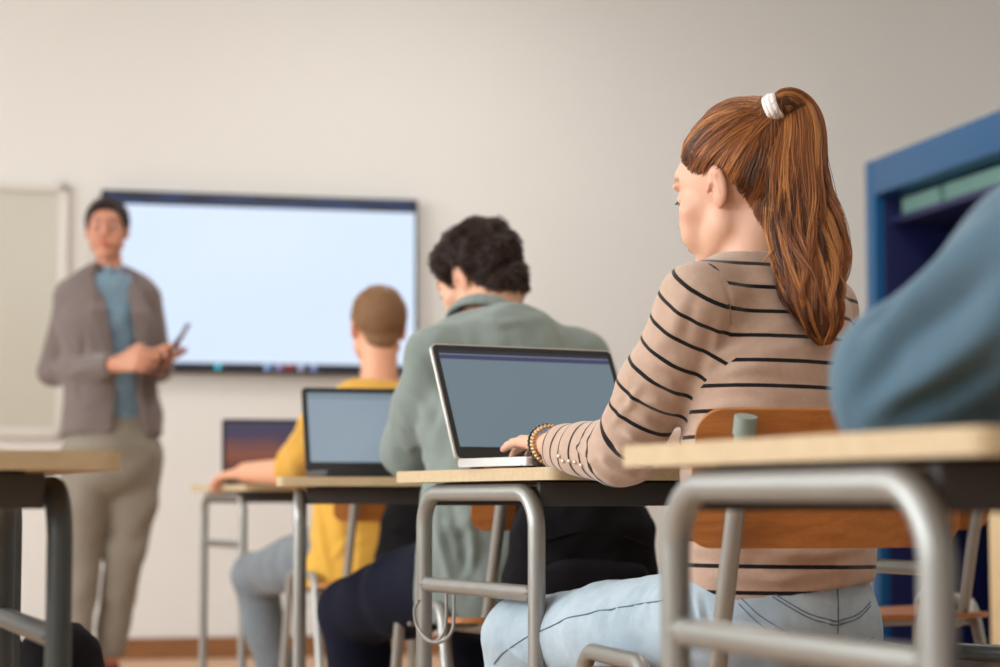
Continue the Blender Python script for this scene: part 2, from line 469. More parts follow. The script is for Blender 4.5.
# ================================================================== MATERIALS
def wall_mat(name, c):
    M = Mat(name); c = lin(c)
    M.base(M.mix(M.noise(1.2, 4), tuple(x * .97 for x in c[:3]) + (1,), tuple(x * 1.02 for x in c[:3]) + (1,)))
    M.set(Roughness=.85); M.b.inputs['Specular IOR Level'].default_value = .25
    M.bump(M.noise(140, 4), .25, .002); return M.m
m_wall = wall_mat('plaster', (222, 220, 216))
m_ceil = wall_mat('ceiling_paint', (232, 230, 225))
def wood_mat(name, c0, c1, stretch=(1, 14, 14), scale=6, rough=.4, coat=.15):
    M = Mat(name)
    n1 = M.noise(scale, 6, .6, stretch=stretch, dist=1.2)
    n2 = M.noise(scale * 9, 3, .6, stretch=stretch)
    f = M.math('ADD', M.math('MULTIPLY', n1, .75), M.math('MULTIPLY', n2, .25))
    M.base(M.ramp(f, .3, .72, lin(c0), lin(c1)))
    M.set(Roughness=rough); M.b.inputs['Coat Weight'].default_value = coat
    M.bump(n2, .12, .0004); return M.m
m_ply = wood_mat('orange_plywood', (148, 86, 34), (188, 120, 60), stretch=(1.2, 9, 9), scale=7, rough=.33)
m_lam = wood_mat('beech_laminate', (172, 142, 102), (192, 164, 124), stretch=(1.5, 14, 14), scale=4, rough=.55, coat=0)
m_edge = wood_mat('beech_edge_band', (178, 154, 120), (196, 174, 138), stretch=(2, 9, 9), scale=9, rough=.6, coat=0)
m_skirt = wood_mat('skirting_wood', (120, 78, 44), (150, 100, 60), stretch=(1, 10, 10), scale=3)
m_floor = wood_mat('floor_wood', (196, 160, 130), (216, 182, 152), stretch=(1, 8, 1), scale=1.5, rough=.5)
def metal(name, c, rough=.35, metal_=.75, var=.06):
    M = Mat(name); c = lin(c)
    M.base(M.mix(M.noise(35, 4), tuple(x * (1 - var) for x in c[:3]) + (1,), tuple(x * (1 + var) for x in c[:3]) + (1,)))
    M.set(Metallic=metal_, Roughness=rough); M.bump(M.noise(420, 2), .12, .0003); return M.m
m_steel = metal('silver_painted_steel', (150, 150, 146), .36, .55)
m_steel_d = metal('dark_and_shaded_steel', (70, 74, 74), .42, .5)  # dark chair frame; on the left desks it paints their shade
m_rail = metal('grey_rail', (64, 60, 58), .55, .2)
m_capg = simple('grey_green_plastic', (128, 138, 130), .5)
m_white = simple('white_plastic', (225, 222, 214), .4)
m_black = simple('black_plastic', (16, 17, 20), .4)
m_alu = metal('laptop_aluminium', (196, 194, 188), .36, .75, .03)
m_dark = metal('laptop_dark_shell', (58, 60, 64), .4, .5, .03)
m_key = simple('black_keys', (24, 25, 28), .5)
m_blue = simple('blue_lacquer', (3, 76, 122), .38, var=.05)
m_navy = simple('shaded_navy_lacquer', (14, 20, 70), .5, var=.05)  # darker than the frame: shade inside the cabinet put into the colour
m_green = simple('grey_green_card', (120, 160, 150), .7)
m_beige = simple('beige_board', (206, 182, 140), .5)
m_bagk = cloth('black_nylon', (11, 9, 12), .2, 700, .9, 0.0)
m_bagd = cloth('charcoal_cloth', (24, 21, 27), .2, 700, .95, 0.0)

def emis(name, build, strength=1.0):
    """a lit display: the picture is procedural and comes from the panel's own generated coordinates"""
    M = Mat(name); c = build(M)
    M.base((0.01, 0.01, 0.012, 1)); M.set(Roughness=.3)
    if isinstance(c, bpy.types.NodeSocket): M.L.new(c, M.b.inputs['Emission Color'])
    else: M.b.inputs['Emission Color'].default_value = c
    M.b.inputs['Emission Strength'].default_value = strength; return M.m
def img_laptop(top, mid, bar):
    def f(M):
        tc = M.nt.nodes.new('ShaderNodeTexCoord'); sp = M.nt.nodes.new('ShaderNodeSeparateXYZ'); M.L.new(tc.outputs['Generated'], sp.inputs[0])
        z = sp.outputs[1]
        c = M.mix(M.math('GREATER_THAN', z, .965), lin(mid), lin(top))
        c = M.mix(M.math('COMPARE', z, .93, .022), c, lin(bar))
        return c
    return f
m_scr_a = emis('office_screen', img_laptop((30, 34, 52), (107, 126, 137), (58, 58, 100)), 1.0)
m_scr_b = emis('document_screen', img_laptop((112, 130, 142), (140, 158, 172), (122, 140, 155)), 1.0)
def img_sunset(M):
    tc = M.nt.nodes.new('ShaderNodeTexCoord'); sp = M.nt.nodes.new('ShaderNodeSeparateXYZ'); M.L.new(tc.outputs['Generated'], sp.inputs[0])
    nz = M.noise(5, 3, coord='Generated'); v = M.math('ADD', sp.outputs[1], M.math('MULTIPLY', nz, .35))
    r = M.nt.nodes.new('ShaderNodeValToRGB'); M.L.new(v, r.inputs[0]); e = r.color_ramp.elements
    e[0].position = .1; e[0].color = lin((30, 18, 26)); e[1].position = 1.1; e[1].color = lin((66, 60, 92))
    for p, c in ((.32, (120, 60, 44)), (.55, (150, 84, 58)), (.75, (112, 70, 76)), (.95, (60, 56, 92))):
        x = e.new(p); x.color = lin(c)
    return r.outputs[0]
m_scr_c = emis('sunset_wallpaper_screen', img_sunset, .8)
m_tv = emis('bright_display', lambda M: M.mix(M.noise(.9, 2, coord='Generated'), lin((206, 224, 248)), lin((222, 235, 252))), 1.16)
m_bar = emis('display_toolbar', lambda M: M.mix(M.ramp(M.noise(6, 1, coord='Generated', stretch=(1, .2, 1)), .45, .6), lin((14, 18, 30)), lin((32, 66, 120))), .9)

# ================================================================== ROOM
LX, RX, BY, FY, CH = -3.7, 4.78, -2.6, 9.27 * math.cos(AR), 3.3
def quad_box(name, x0, x1, y0, y1, z0, z1, mat, label=None, kind='structure', bevel=0.0):
    bm = bmesh.new(); box(bm, (0, 0, 0), (x1 - x0, y1 - y0, z1 - z0), bevel=bevel)
    me = bm_mesh(bm, name); o = link(name, me, mat, smooth=False)
    o.matrix_basis = Matrix.Translation(Vector(RM((x0 + x1) / 2, (y0 + y1) / 2, (z0 + z1) / 2))) @ Matrix.Rotation(AR, 4, 'Z')
    o['kind'] = kind
    if label: o['label'] = label
    return o
quad_box('floor', LX - .2, RX + .2, BY - .2, FY + .2, -.1, 0, m_floor, 'pale warm wooden classroom floor')
quad_box('ceiling', LX - .2, RX + .2, BY - .2, FY + .2, CH, CH + .1, m_ceil, 'white ceiling above the classroom')
quad_box('wall_front', LX - .2, RX + .2, FY, FY + .15, 0, CH, m_wall, 'beige plaster wall behind the teacher and display')
quad_box('wall_back', LX - .2, RX + .2, BY - .15, BY, 0, CH, m_wall, 'beige wall at the rear of the room')
quad_box('wall_right', RX, RX + .15, BY, FY, 0, CH, m_wall, 'beige wall beside the blue cabinet')
def multi_box(name, boxes, mat, label):
    bm = bmesh.new()
    for x0, x1, y0, y1, z0, z1 in boxes: box(bm, ((x0 + x1) / 2, (y0 + y1) / 2, (z0 + z1) / 2), (x1 - x0, y1 - y0, z1 - z0))
    o = link(name, bm_mesh(bm, name), mat, smooth=False); o.matrix_basis = Matrix.Rotation(AR, 4, 'Z'); o['kind'] = 'structure'; o['label'] = label; return o
WINS = [(-1.6, .3), (.8, 2.7), (3.2, 5.1), (5.6, 7.5)]; WZ0, WZ1 = .95, 2.85
bx = [(LX - .2, LX, BY, FY, 0, WZ0), (LX - .2, LX, BY, FY, WZ1, CH)]
ys = [BY] + [v for w in WINS for v in w] + [FY]
for i in range(0, len(ys), 2): bx.append((LX - .2, LX, ys[i], ys[i + 1], WZ0, WZ1))
multi_box('wall_left', bx, m_wall, 'beige wall with tall windows on the left')
m_glass = Mat('window_glass'); m_glass.set(Roughness=0.0); m_glass.b.inputs['Transmission Weight'].default_value = 1; m_glass.b.inputs['IOR'].default_value = 1.02; m_glass = m_glass.m
for i, (y0, y1) in enumerate(WINS):
    fr = []
    for z0, z1 in ((WZ0, WZ0 + .07), (WZ1 - .07, WZ1)): fr.append((LX - .13, LX - .06, y0, y1, z0, z1))
    for y in (y0, (y0 + y1) / 2 - .035, y1 - .07): fr.append((LX - .13, LX - .06, y, y + .07, WZ0, WZ1))
    w = multi_box('window_%d' % (i + 1), fr, m_white, 'white window frame in the left wall')
quad_box('baseboard_front', LX, RX, FY - .018, FY, 0, .088, m_skirt, 'brown wooden skirting along the front wall')
quad_box('baseboard_right', RX - .018, RX, BY, FY - .018, 0, .088, m_skirt, 'brown wooden skirting along the right wall')
quad_box('baseboard_left', LX, LX + .018, BY, FY - .018, 0, .088, m_skirt, 'brown wooden skirting along the window wall')

# whiteboard and display on the front wall (local x along the wall, z up)
def wall_item(name, x0, x1, z0, z1, label, cat):
    e = empty(name, RM((x0 + x1) / 2, FY, z0), AR); tag(e, label, cat); return e
def wbox(name, par, x0, x1, y0, y1, z0, z1, mat, bevel=.003):
    bm = bmesh.new(); box(bm, (0, 0, 0), (x1 - x0, y1 - y0, z1 - z0), bevel=bevel)
    me = bm_mesh(bm, name); o = link(name, me, mat, None, smooth=False)
    o.parent = par; o.matrix_parent_inverse = parent_inv(par)
    o.matrix_basis = Matrix.Translation(Vector(RM((x0 + x1) / 2, (y0 + y1) / 2, (z0 + z1) / 2))) @ Matrix.Rotation(AR, 4, 'Z'); return auto_smooth(o)
m_board = simple('whiteboard_surface', (196, 194, 182), .35, var=.02, scale=2)
m_bframe = metal('whiteboard_frame', (214, 210, 204), .45, .3)
WB = wall_item('whiteboard', -1.9, .225, .93, 2.01, 'whiteboard with pale frame on the wall left of the teacher', 'whiteboard')
wbox('board_surface', WB, -1.87, .19, FY - .022, FY - .004, .965, 1.975, m_board)
bm = bmesh.new()
for a in ((-1.9, .225, .93, .97), (-1.9, .225, 1.97, 2.01), (-1.9, -1.86, .93, 2.01), (.185, .225, .93, 2.01)):
    box(bm, ((a[0] + a[1]) / 2, FY - .017, (a[2] + a[3]) / 2), (a[1] - a[0], .034, a[3] - a[2]), bevel=.004)
o = link('board_frame', bm_mesh(bm), m_bframe, None); o.parent = WB; o.matrix_parent_inverse = parent_inv(WB); o.matrix_basis = Matrix.Rotation(AR, 4, 'Z'); auto_smooth(o)
wbox('pen_tray', WB, -1.3, -.3, FY - .07, FY - .03, .918, .935, m_bframe)

TX0, TX1, TZ0, TZ1 = .36, 1.728, 1.212, 1.985
TV = wall_item('wall_display', TX0, TX1, TZ0, TZ1, 'large flat display with bright white-blue screen behind the teacher', 'display')
wbox('casing', TV, TX0, TX1, FY - .075, FY - .01, TZ0, TZ1, m_black, .006)
wbox('screen', TV, TX0 + .018, TX1 - .014, FY - .078, FY - .074, TZ0 + .042, TZ1 - .06, m_tv, 0)
wbox('toolbar', TV, TX0 + .018, TX1 - .014, FY - .0778, FY - .074, TZ1 - .0595, TZ1 - .010, m_bar, 0)
wbox('taskbar', TV, TX0 + .018, TX1 - .014, FY - .0778, FY - .074, TZ0 + .012, TZ0 + .0415, emis('taskbar_dark', lambda M: lin((26, 34, 52)), 1.0), 0)
def icon(x, r, c, par=TV):
    bm = bmesh.new(); bmesh.ops.create_cone(bm, cap_ends=True, segments=24, radius1=r, radius2=r, depth=.002, matrix=Matrix.Rotation(math.pi / 2, 4, 'X'))
    o = link('taskbar_icon', bm_mesh(bm), emis('icon_glow', lambda M: lin(c), 1.0), None); o.parent = par; o.matrix_parent_inverse = parent_inv(par)
    o.matrix_basis = Matrix.Translation(Vector(RM(x, FY - .079, TZ0 + .026))) @ Matrix.Rotation(AR, 4, 'Z'); return o
for x, c in ((.86, (60, 205, 225)), (1.07, (150, 185, 235)), (1.12, (175, 150, 200)), (1.165, (170, 50, 50)), (1.215, (190, 190, 215)), (1.27, (150, 170, 215))): icon(x, .014, c)

# blue cabinet against the right wall, open front with two long grey-green boxes on a shelf
cb = []
CX0, CX1 = 3.277, 3.772
CY1 = P(868, 161, 8.2) @ E2; CY0 = CY1 - 2.0; CZ = 2.0
CAB = empty('blue_cabinet', RM((CX0 + CX1) / 2, (CY0 + CY1) / 2, 0), AR); tag(CAB, 'tall bright blue cabinet with shade-dark navy inside at the right', 'cabinet')
t = .09
def rbox(name, par, boxes, mat, bevel=.003, mats=None):
    bm = bmesh.new()
    for x0, x1, y0, y1, z0, z1 in boxes: box(bm, ((x0 + x1) / 2, (y0 + y1) / 2, (z0 + z1) / 2), (x1 - x0, y1 - y0, z1 - z0), bevel=bevel)
    o = link(name, bm_mesh(bm), mat, None); o.parent = par
    if par: o.matrix_parent_inverse = parent_inv(par)
    o.matrix_basis = Matrix.Rotation(AR, 4, 'Z'); return auto_smooth(o)
rbox('carcass', CAB, [(CX0, CX1, CY1 - t, CY1, 0, CZ), (CX0, CX1, CY0, CY0 + t, 0, CZ), (CX0, CX1, CY0 + t, CY1 - t, CZ - .14, CZ), (CX0, CX1, CY0 + t, CY1 - t, 0, .1)], m_blue)
rbox('shade_lining', CAB, [(CX1 - .02, CX1, CY0 + t, CY1 - t, .1, CZ - .14), (CX0 + .035, CX1 - .02, CY1 - t - .012, CY1 - t, .1, CZ - .14), (CX0 + .035, CX1 - .02, CY0 + t, CY0 + t + .012, .1, CZ - .14)], m_navy)  # added thin lining; its navy paints the recess as shaded
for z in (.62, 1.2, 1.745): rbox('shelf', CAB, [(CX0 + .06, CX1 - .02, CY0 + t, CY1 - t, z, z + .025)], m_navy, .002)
yy = CY1 - t - .03
for i, w in enumerate((.34, .62, .62)):
    b = rbox('storage_box', None, [(CX0 + .1, CX0 + .36, yy - w, yy, 1.771, 1.845)], m_green, .006)
    tag(b, ['short grey-green box at the far end of the cabinet shelf', 'long grey-green box in the middle of the cabinet shelf', 'long grey-green box at the near end of the cabinet shelf'][i], 'box', 'storage boxes in the blue cabinet')
    yy -= w + .035

# ceiling lights
m_lamp = emis('lamp_diffuser', lambda M: (1, .97, .92, 1), 2.0)
for i, (x, y) in enumerate([(-1.7, 1.2), (1.7, 1.2), (-1.7, 4.2), (1.7, 4.2), (-1.7, 7.2), (1.7, 7.2)]):
    L = empty('ceiling_light', RM(x, y, CH), AR); tag(L, 'white rectangular ceiling light above the classroom', 'light', 'ceiling lights')
    wbox('housing', L, x - .16, x + .16, y - .62, y + .62, CH - .06, CH, m_white)
    wbox('diffuser', L, x - .14, x + .14, y - .6, y + .6, CH - .066, CH - .058, m_lamp, 0)

# ================================================================== DESKS
DT = CAMH + .0455; TT = .018; RT = .0125
def desk(corner, ang, W, D, label, name='school_desk', mat=None, zbar=.54, hook=False, leg_a=.075, leg_b=.09, inset=.025, side='left', group='school desks'):
    """corner: near left (or near right) corner on the ground plane"""
    mat = mat or m_steel
    F, R = frame(ang); c = np.array([corner[0], corner[1], 0.0])
    if side == 'right': c = c - R * W
    e = empty(name, c + R * W / 2 + F * D / 2, math.radians(ang)); tag(e, label, 'desk', group)
    M = Matrix.Translation(Vector(c)) @ Matrix.Rotation(math.radians(ang), 4, 'Z')
    def add(nm, bm, mt, par=e, ang_=35):
        bmesh.ops.transform(bm, matrix=M, verts=bm.verts); return auto_smooth(link(nm, bm_mesh(bm), mt, par), ang_)
    bm = bmesh.new(); panel(bm, rrect(W, D, .018, 5, W / 2, D / 2), DT - TT + .0006, DT)
    top = add('tabletop', bm, m_lam)
    bm = bmesh.new(); o = rrect(W + .002, D + .002, .019, 5, W / 2, D / 2); i = rrect(W - .001, D - .001, .0175, 5, W / 2, D / 2); n = len(o)
    vv = [[bm.verts.new((x, y, z)) for x, y in q] for q, z in ((o, DT - TT), (o, DT - .0008), (i, DT - .0004), (i, DT - TT))]
    for a in range(4):
        for k in range(n): bm.faces.new((vv[a][k], vv[a][(k + 1) % n], vv[(a + 1) % 4][(k + 1) % n], vv[(a + 1) % 4][k]))
    add('edge_band', bm, m_edge, top)
    zt = DT - TT - .004 - RT
    for x in (inset, W - inset):
        bm = bmesh.new(); y0, y1 = leg_a, D - leg_b
        tube(bm, [(x, y0, 0.012), (x, y0, zt), (x, y1, zt), (x, y1, .012)], RT, .052, 20, 10)
        fr = add('side_frame', bm, mat)
        bm = bmesh.new(); tube(bm, [(x, y0 + RT * .6, zbar), (x, y1 - RT * .6, zbar)], RT * .92, seg=18)
        for y, s in ((y0 + RT * .95, 1), (y1 - RT * .95, -1)): # weld beads
            for k in range(10):
                a = k * .628; ball(bm, (x + math.cos(a) * RT * .93, y + s * .0006, zbar + math.sin(a) * RT * .93), .0022, 6)
        add('crossbar', bm, mat, fr)
        for y in (y0, y1):
            bm = bmesh.new(); tube(bm, [(x, y, 0), (x, y, .03)], RT * 1.25, seg=16); add('foot_cap', bm, m_black, fr)
    for y in (leg_a + .02, D - leg_b - .02):
        bm = bmesh.new(); box(bm, (W / 2, y, DT - TT - .019), (W - 2 * inset - 2 * RT, .012, .034), bevel=.002)
        add('under_rail', bm, m_rail)
    bm = bmesh.new(); box(bm, (W / 2, D / 2, DT - TT - .003), (W - 2 * inset - .06, D - .2, .006)); add('stiffening_plate', bm, m_rail)
    if hook:
        y = D - leg_b - .085; z = zbar - RT; bm = bmesh.new()
        for k in (0, 1):
            yk = y - k * .028; tube(bm, crs_list([(inset, yk, z + .002), (inset, yk, z - .03), (inset - .002, yk + .002, z - .055), (inset - .01, yk + .012 + k * .008, z - .071), (inset - .018, yk + .030 + k * .020, z - .072), (inset - .026, y + .052, z - .052), (inset - .028, y + .058, z - .026), (inset - .024, y + .050, z - .012)], 30), .0026, seg=10)
        add('bag_hook', bm, m_steel)
    return e, M
def pxs(px, d): return ((px - 500) / FPX * d, d)
# girl's desk
desk((.070, 2.868), 25.5, .57, .56, 'beech-topped school desk with wire bag hook, carrying the open silver laptop', hook=True, zbar=.539, inset=.015)
desk((.295, 1.278), 21.7, .72, .53, 'blurred beech-topped school desk in the right foreground under the blue sleeve', zbar=.565, leg_a=.07, leg_b=.085, inset=.012)
desk((-.348, 1.935), 21, .70, .55, 'beech-topped desk with shade-darkened legs in the left foreground', mat=m_steel_d, zbar=.54, side='right', inset=.045)  # darker steel puts the shade on these legs into their colour
desk((pxs(40, 3.15)[0], 3.15), 21, .65, .55, 'desk with shade-darkened legs at the left edge, behind the left foreground desk', mat=m_steel_d, zbar=.555, side='right')  # legs darkened by colour, like the desk in front
desk((-.440, 4.13), 5.0, .62, .56, 'beech-topped school desk below the middle laptop of the boy in grey-green', zbar=.54, inset=.045)
desk((-.762, 6.22), 25, .60, .56, 'furthest beech-topped school desk, under the arms of the boy in yellow', zbar=.535)
desk((.68, 3.12), 22, .65, .56, 'school desk to the right, mostly behind the blue sleeve, near the blue cabinet', zbar=.565)

# ================================================================== CHAIRS
def chair(origin, ang, label, black=False, wood=None):
    F, R = frame(ang); mt = m_steel_d if black else m_steel; wd = wood or m_ply
    e = empty('school_chair', (origin[0], origin[1], 0), math.radians(ang)); tag(e, label, 'chair', 'classroom chairs')
    M = Matrix.Translation(Vector((origin[0], origin[1], 0))) @ Matrix.Rotation(math.radians(ang), 4, 'Z')
    def add(nm, bm, m_, par=e, a=35):
        bmesh.ops.transform(bm, matrix=M, verts=bm.verts); return auto_smooth(link(nm, bm_mesh(bm), m_, par), a)
    # seat: moulded plywood, dished, front edge rolled down
    def sheet(nm, f, nu, nvv, th, mat_):
        bm = bmesh.new(); gt = [[None] * (nvv + 1) for _ in range(nu + 1)]; gb = [[None] * (nvv + 1) for _ in range(nu + 1)]
        for i in range(nu + 1):
            for j in range(nvv + 1):
                p, n = f(i / nu, j / nvv); gt[i][j] = bm.verts.new(p + n * th / 2); gb[i][j] = bm.verts.new(p - n * th / 2)
        for i in range(nu):
            for j in range(nvv):
                bm.faces.new((gt[i][j], gt[i + 1][j], gt[i + 1][j + 1], gt[i][j + 1])); bm.faces.new((gb[i][j], gb[i][j + 1], gb[i + 1][j + 1], gb[i + 1][j]))
        for i in range(nu):
            for j in (0, nvv): bm.faces.new((gt[i][j], gb[i][j], gb[i + 1][j], gt[i + 1][j]))
        for j in range(nvv):
            for i in (0, nu): bm.faces.new((gt[i][j], gt[i][j + 1], gb[i][j + 1], gb[i][j]))
        return add(nm, bm, mat_)
    def rounded(u, v, w, h, r):
        # map the unit square to a rectangle with rounded corners: pull rows in near top and bottom
        y = (v - .5) * h; dy = abs(y) - (h / 2 - r); ins = r - math.sqrt(max(r * r - dy * dy, 0)) if dy > 0 else 0
        return (u - .5) * (w - 2 * ins), y
    def fs(u, v):
        x, y = rounded(u, v, .38, .36, .05); z = .449 + .10 * x * x - .006 * math.cos(y * 9) - max(0, y - .12) ** 2 * 2.2
        return Vector((x, y + .0, z)), Vector((-.2 * x, 0, 1)).normalized()
    sheet('seat', fs, 20, 24, .010, wd)
    bw, bh, zc = .345, .160, .695
    def fb(u, v):
        # v uneven so that the corners round well
        vv = .5 - .5 * math.cos(math.pi * v); x, h = rounded(u, vv, bw, bh, .03)
        y = -.222 + .9 * x * x - .30 * h; return Vector((x, y, zc + h)), Vector((1.8 * x, -1, -.3)).normalized()
    sheet('backrest', fb, 24, 22, .010, wd)
    r = .0112
    for s in (-1, 1):
        bm = bmesh.new(); tube(bm, [(s * .205, .225, .01), (s * .190, .165, .474), (s * .190, -.075, .474), (s * .205, -.235, .01)], r, .045, 16, 9)
        fr = add('leg_frame', bm, mt)
        for y in (.225, -.235):
            bm = bmesh.new(); tube(bm, [(s * .205, y, 0), (s * .205, y * .99, .03)], r * 1.3, seg=14); add('foot_cap', bm, m_black, fr)
        bm = bmesh.new(); x = s * .130
        tube(bm, [(x, -.258, .756), (x, -.150, .436), (x, .14, .430)], r, .05, 16, 9)
        bt = add('back_tube', bm, mt)
        bm = bmesh.new(); tube(bm, [(x, -.254, .744), (x, -.2605, .765)], r * 1.18, seg=16); add('end_cap', bm, m_capg, bt)
        for z in (.655, .72):
            bm = bmesh.new(); ball(bm, (x, -.268 + (.783 - z) * .334 - .002, z), (.005, .003, .005), 10); add('rivet', bm, mt, bt)
    bm = bmesh.new()
    for y in (.12, -.06): tube(bm, [(-.19, y, .436), (.19, y, .436)], r * .85, seg=12)
    add('seat_crossbar', bm, mt)
    return e, M
G15, _ = frame(15)
bc = np.array([.393, 2.45, 0]); chair(tuple((bc + .215 * G15)[:2]), 15, 'orange plywood school chair the girl in stripes sits on')
G13, _ = frame(10)
bc = np.array([(565 - 500) / FPX * 3.85, 3.85, 0]); chair(tuple((bc + .215 * frame(21)[0])[:2]), 21, 'orange plywood chair with a black backpack, under the boy in grey-green')
bc = np.array([(402 - 500) / FPX * 5.4, 5.4, 0]); chair(tuple((bc + .215 * frame(21)[0])[:2]), 21, 'orange plywood chair under the boy in yellow')
chair((pxs(868, 4.1)[0], 4.15), 14, 'empty school chair between the striped girl and the blue cabinet')
chair((.70, 1.22), 22, 'school chair under the person in the blue shirt, right foreground')
chair((pxs(1085, 2.82)[0], 2.82), 48, 'dark-framed school chair at the bottom right corner', black=True, wood=simple('black_shell', (20, 18, 20), .25))

# ================================================================== LAPTOPS
def laptop(hinge, ang, w, d, lean, label, shell, scr, group='open laptops'):
    F, R = frame(ang); h = np.array([hinge[0], hinge[1], DT + .001]); c = h + R * w / 2 - F * d / 2
    e = empty('laptop', c, math.radians(ang)); tag(e, label, 'laptop', group)
    M = Matrix.Translation(Vector(h + R * w / 2)) @ Matrix.Rotation(math.radians(ang), 4, 'Z')
    def add(nm, bm, m_, par=e, X=None):
        bmesh.ops.transform(bm, matrix=M @ (X or Matrix.Identity(4)), verts=bm.verts); return auto_smooth(link(nm, bm_mesh(bm), m_, par), 40)
    bm = bmesh.new(); panel(bm, rrect(w, d, .012, 5, 0, -d / 2), .002, .0145)
    es = [e_ for e_ in bm.edges if abs(e_.verts[0].co.z - e_.verts[1].co.z) < 1e-6]; bmesh.ops.bevel(bm, geom=es, offset=.0022, segments=2, affect='EDGES')
    base = add('base', bm, shell)
    bm = bmesh.new()
    for i in range(14):
        for j in range(5): box(bm, (-w * .43 + w * .86 * (i + .5) / 14, -.035 - j * .0185, .0152), (w * .86 / 14 - .003, .0155, .0016), bevel=.0005, seg=1)
    box(bm, (0, -.035 - 5 * .0185, .0152), (w * .32, .0155, .0016))
    add('keyboard', bm, m_key, base)
    bm = bmesh.new(); box(bm, (0, -d + .048, .0146), (.1, .065, .0006)); add('trackpad', bm, m_rail, base)
    bm = bmesh.new()
    for x in (-w * .42, w * .42):
        for y in (-.02, -d + .02): box(bm, (x, y, .001), (.02, .008, .002))
    add('rubber_feet', bm, m_black, base)
    X = Matrix.Translation((0, -.004, .013)) @ Matrix.Rotation(math.radians(90 - lean), 4, 'X')   # lid: x across, y up the lid, z towards the user
    lh = d * .95
    bm = bmesh.new(); panel(bm, rrect(w, lh, .010, 5, 0, lh / 2), -.0055, 0.0); lid = add('lid', bm, shell, e, X)
    bm = bmesh.new(); panel(bm, rrect(w - .006, lh - .006, .008, 5, 0, lh / 2), 0.0, .0010); add('bezel', bm, m_black, lid, X)
    bm = bmesh.new(); y0, y1 = .022, lh - .012; x = w / 2 - .011
    vs = [bm.verts.new((a, b, .0013)) for a, b in ((-x, y0), (x, y0), (x, y1), (-x, y1))]; bm.faces.new(vs)
    so = link('screen', bm_mesh(bm), scr, None, smooth=False); so.parent = lid; so.matrix_parent_inverse = parent_inv(lid); so.matrix_basis = M @ X
    bm = bmesh.new(); tube(bm, [(-w * .36, 0, .012), (w * .36, 0, .012)], .005, seg=12); add('hinge', bm, m_black, base)
    return e
s_ = .915
laptop((-.0735 * s_, 3.42 * s_), 29, .328, .212, 26, 'open silver laptop with grey-blue screen under the hand of the striped girl', m_alu, m_scr_a)
laptop((P(316, 472, 4.45)[0] - .022, 4.45), 15, .318, .205, 20, 'open dark laptop with pale screen in front of the boy in grey-green', m_dark, m_scr_b)
laptop((P(222, 470, 6.55)[0], 6.55), 10, .30, .21, 12, 'open dark laptop showing a red-brown sunset picture on the furthest desk', m_dark, m_scr_c)

# low cupboard in front of the blue cabinet
CUP = empty('low_cupboard', P(1086, 0, 5.9) * [1, 1, 0], AR); tag(CUP, 'low beige cupboard at the right edge, in front of the blue cabinet', 'cupboard')
c_ = P(1086, 0, 5.9) * [1, 1, 0]; cx_, cy_ = c_ @ E1, c_ @ E2
rbox('carcass', CUP, [(cx_ - .2, cx_ + .3, cy_ - .25, cy_ + .25, .04, .69)], m_beige, .004)
rbox('door', CUP, [(cx_ - .212, cx_ - .2, cy_ - .245, cy_ - .002, .06, .67)], m_beige, .002)
rbox('door', CUP, [(cx_ - .212, cx_ - .2, cy_ + .002, cy_ + .245, .06, .67)], m_beige, .002)
rbox('plinth', CUP, [(cx_ - .18, cx_ + .28, cy_ - .23, cy_ + .23, 0, .04)], m_black, .002)
# ================================================================== SKIN, FACES
def skin_mat(name, c, red=(176, 84, 70), brow=(90, 60, 40)):
    M = Mat(name); b = lin(c)
    base = M.mix(M.noise(18, 5), tuple(x * .93 for x in b[:3]) + (1,), tuple(min(1, x * 1.05) for x in b[:3]) + (1,))
    base = M.mix(M.attr('redness'), base, lin(red)); base = M.mix(M.attr('brow'), base, lin(brow))
    M.base(base); M.set(Roughness=.48); M.b.inputs['Subsurface Weight'].default_value = .12
    M.b.inputs['Subsurface Radius'].default_value = (.012, .005, .003); M.b.inputs['Subsurface Scale'].default_value = 1.0
    M.b.inputs['Specular IOR Level'].default_value = .35; M.bump(M.noise(900, 3), .12, .0004); return M.m
def loc(V, R, o, sc): return (V - o) @ R / sc
def red_attr(V, R, o, sc, tips=()):
    q = loc(V, R, o, sc); x = np.abs(q[:, 0])
    lip = np.clip(1.3 - np.sqrt((q[:, 0] / .022) ** 2 + ((q[:, 2] + .0605) / .0095) ** 2), 0, .35) / .35 * (q[:, 1] > .08)
    cheek = .10 * np.exp(-((x - .045) / .022) ** 2 - ((q[:, 2] + .02) / .025) ** 2) * (q[:, 1] > .03)
    ear = .22 * np.clip((x - .074) / .008, 0, 1) * (np.abs(q[:, 2]) < .04) * (q[:, 1] < .03) * (q[:, 1] > -.04)
    r = np.maximum(lip * .75, np.maximum(cheek, ear))
    for t in tips: r = np.maximum(r, .3 * np.clip(1 - np.linalg.norm(V - t, axis=1) / .02, 0, 1))
    return r
def brow_attr(V, R, o, sc):
    q = loc(V, R, o, sc); x = np.abs(q[:, 0]); z0 = .0285 + .006 * np.sin((x - .012) * 70)
    return np.clip(1.2 - np.abs(q[:, 2] - z0) / .0048, 0, 1) * (x > .010) * (x < .050) * (q[:, 1] > .045) * .8
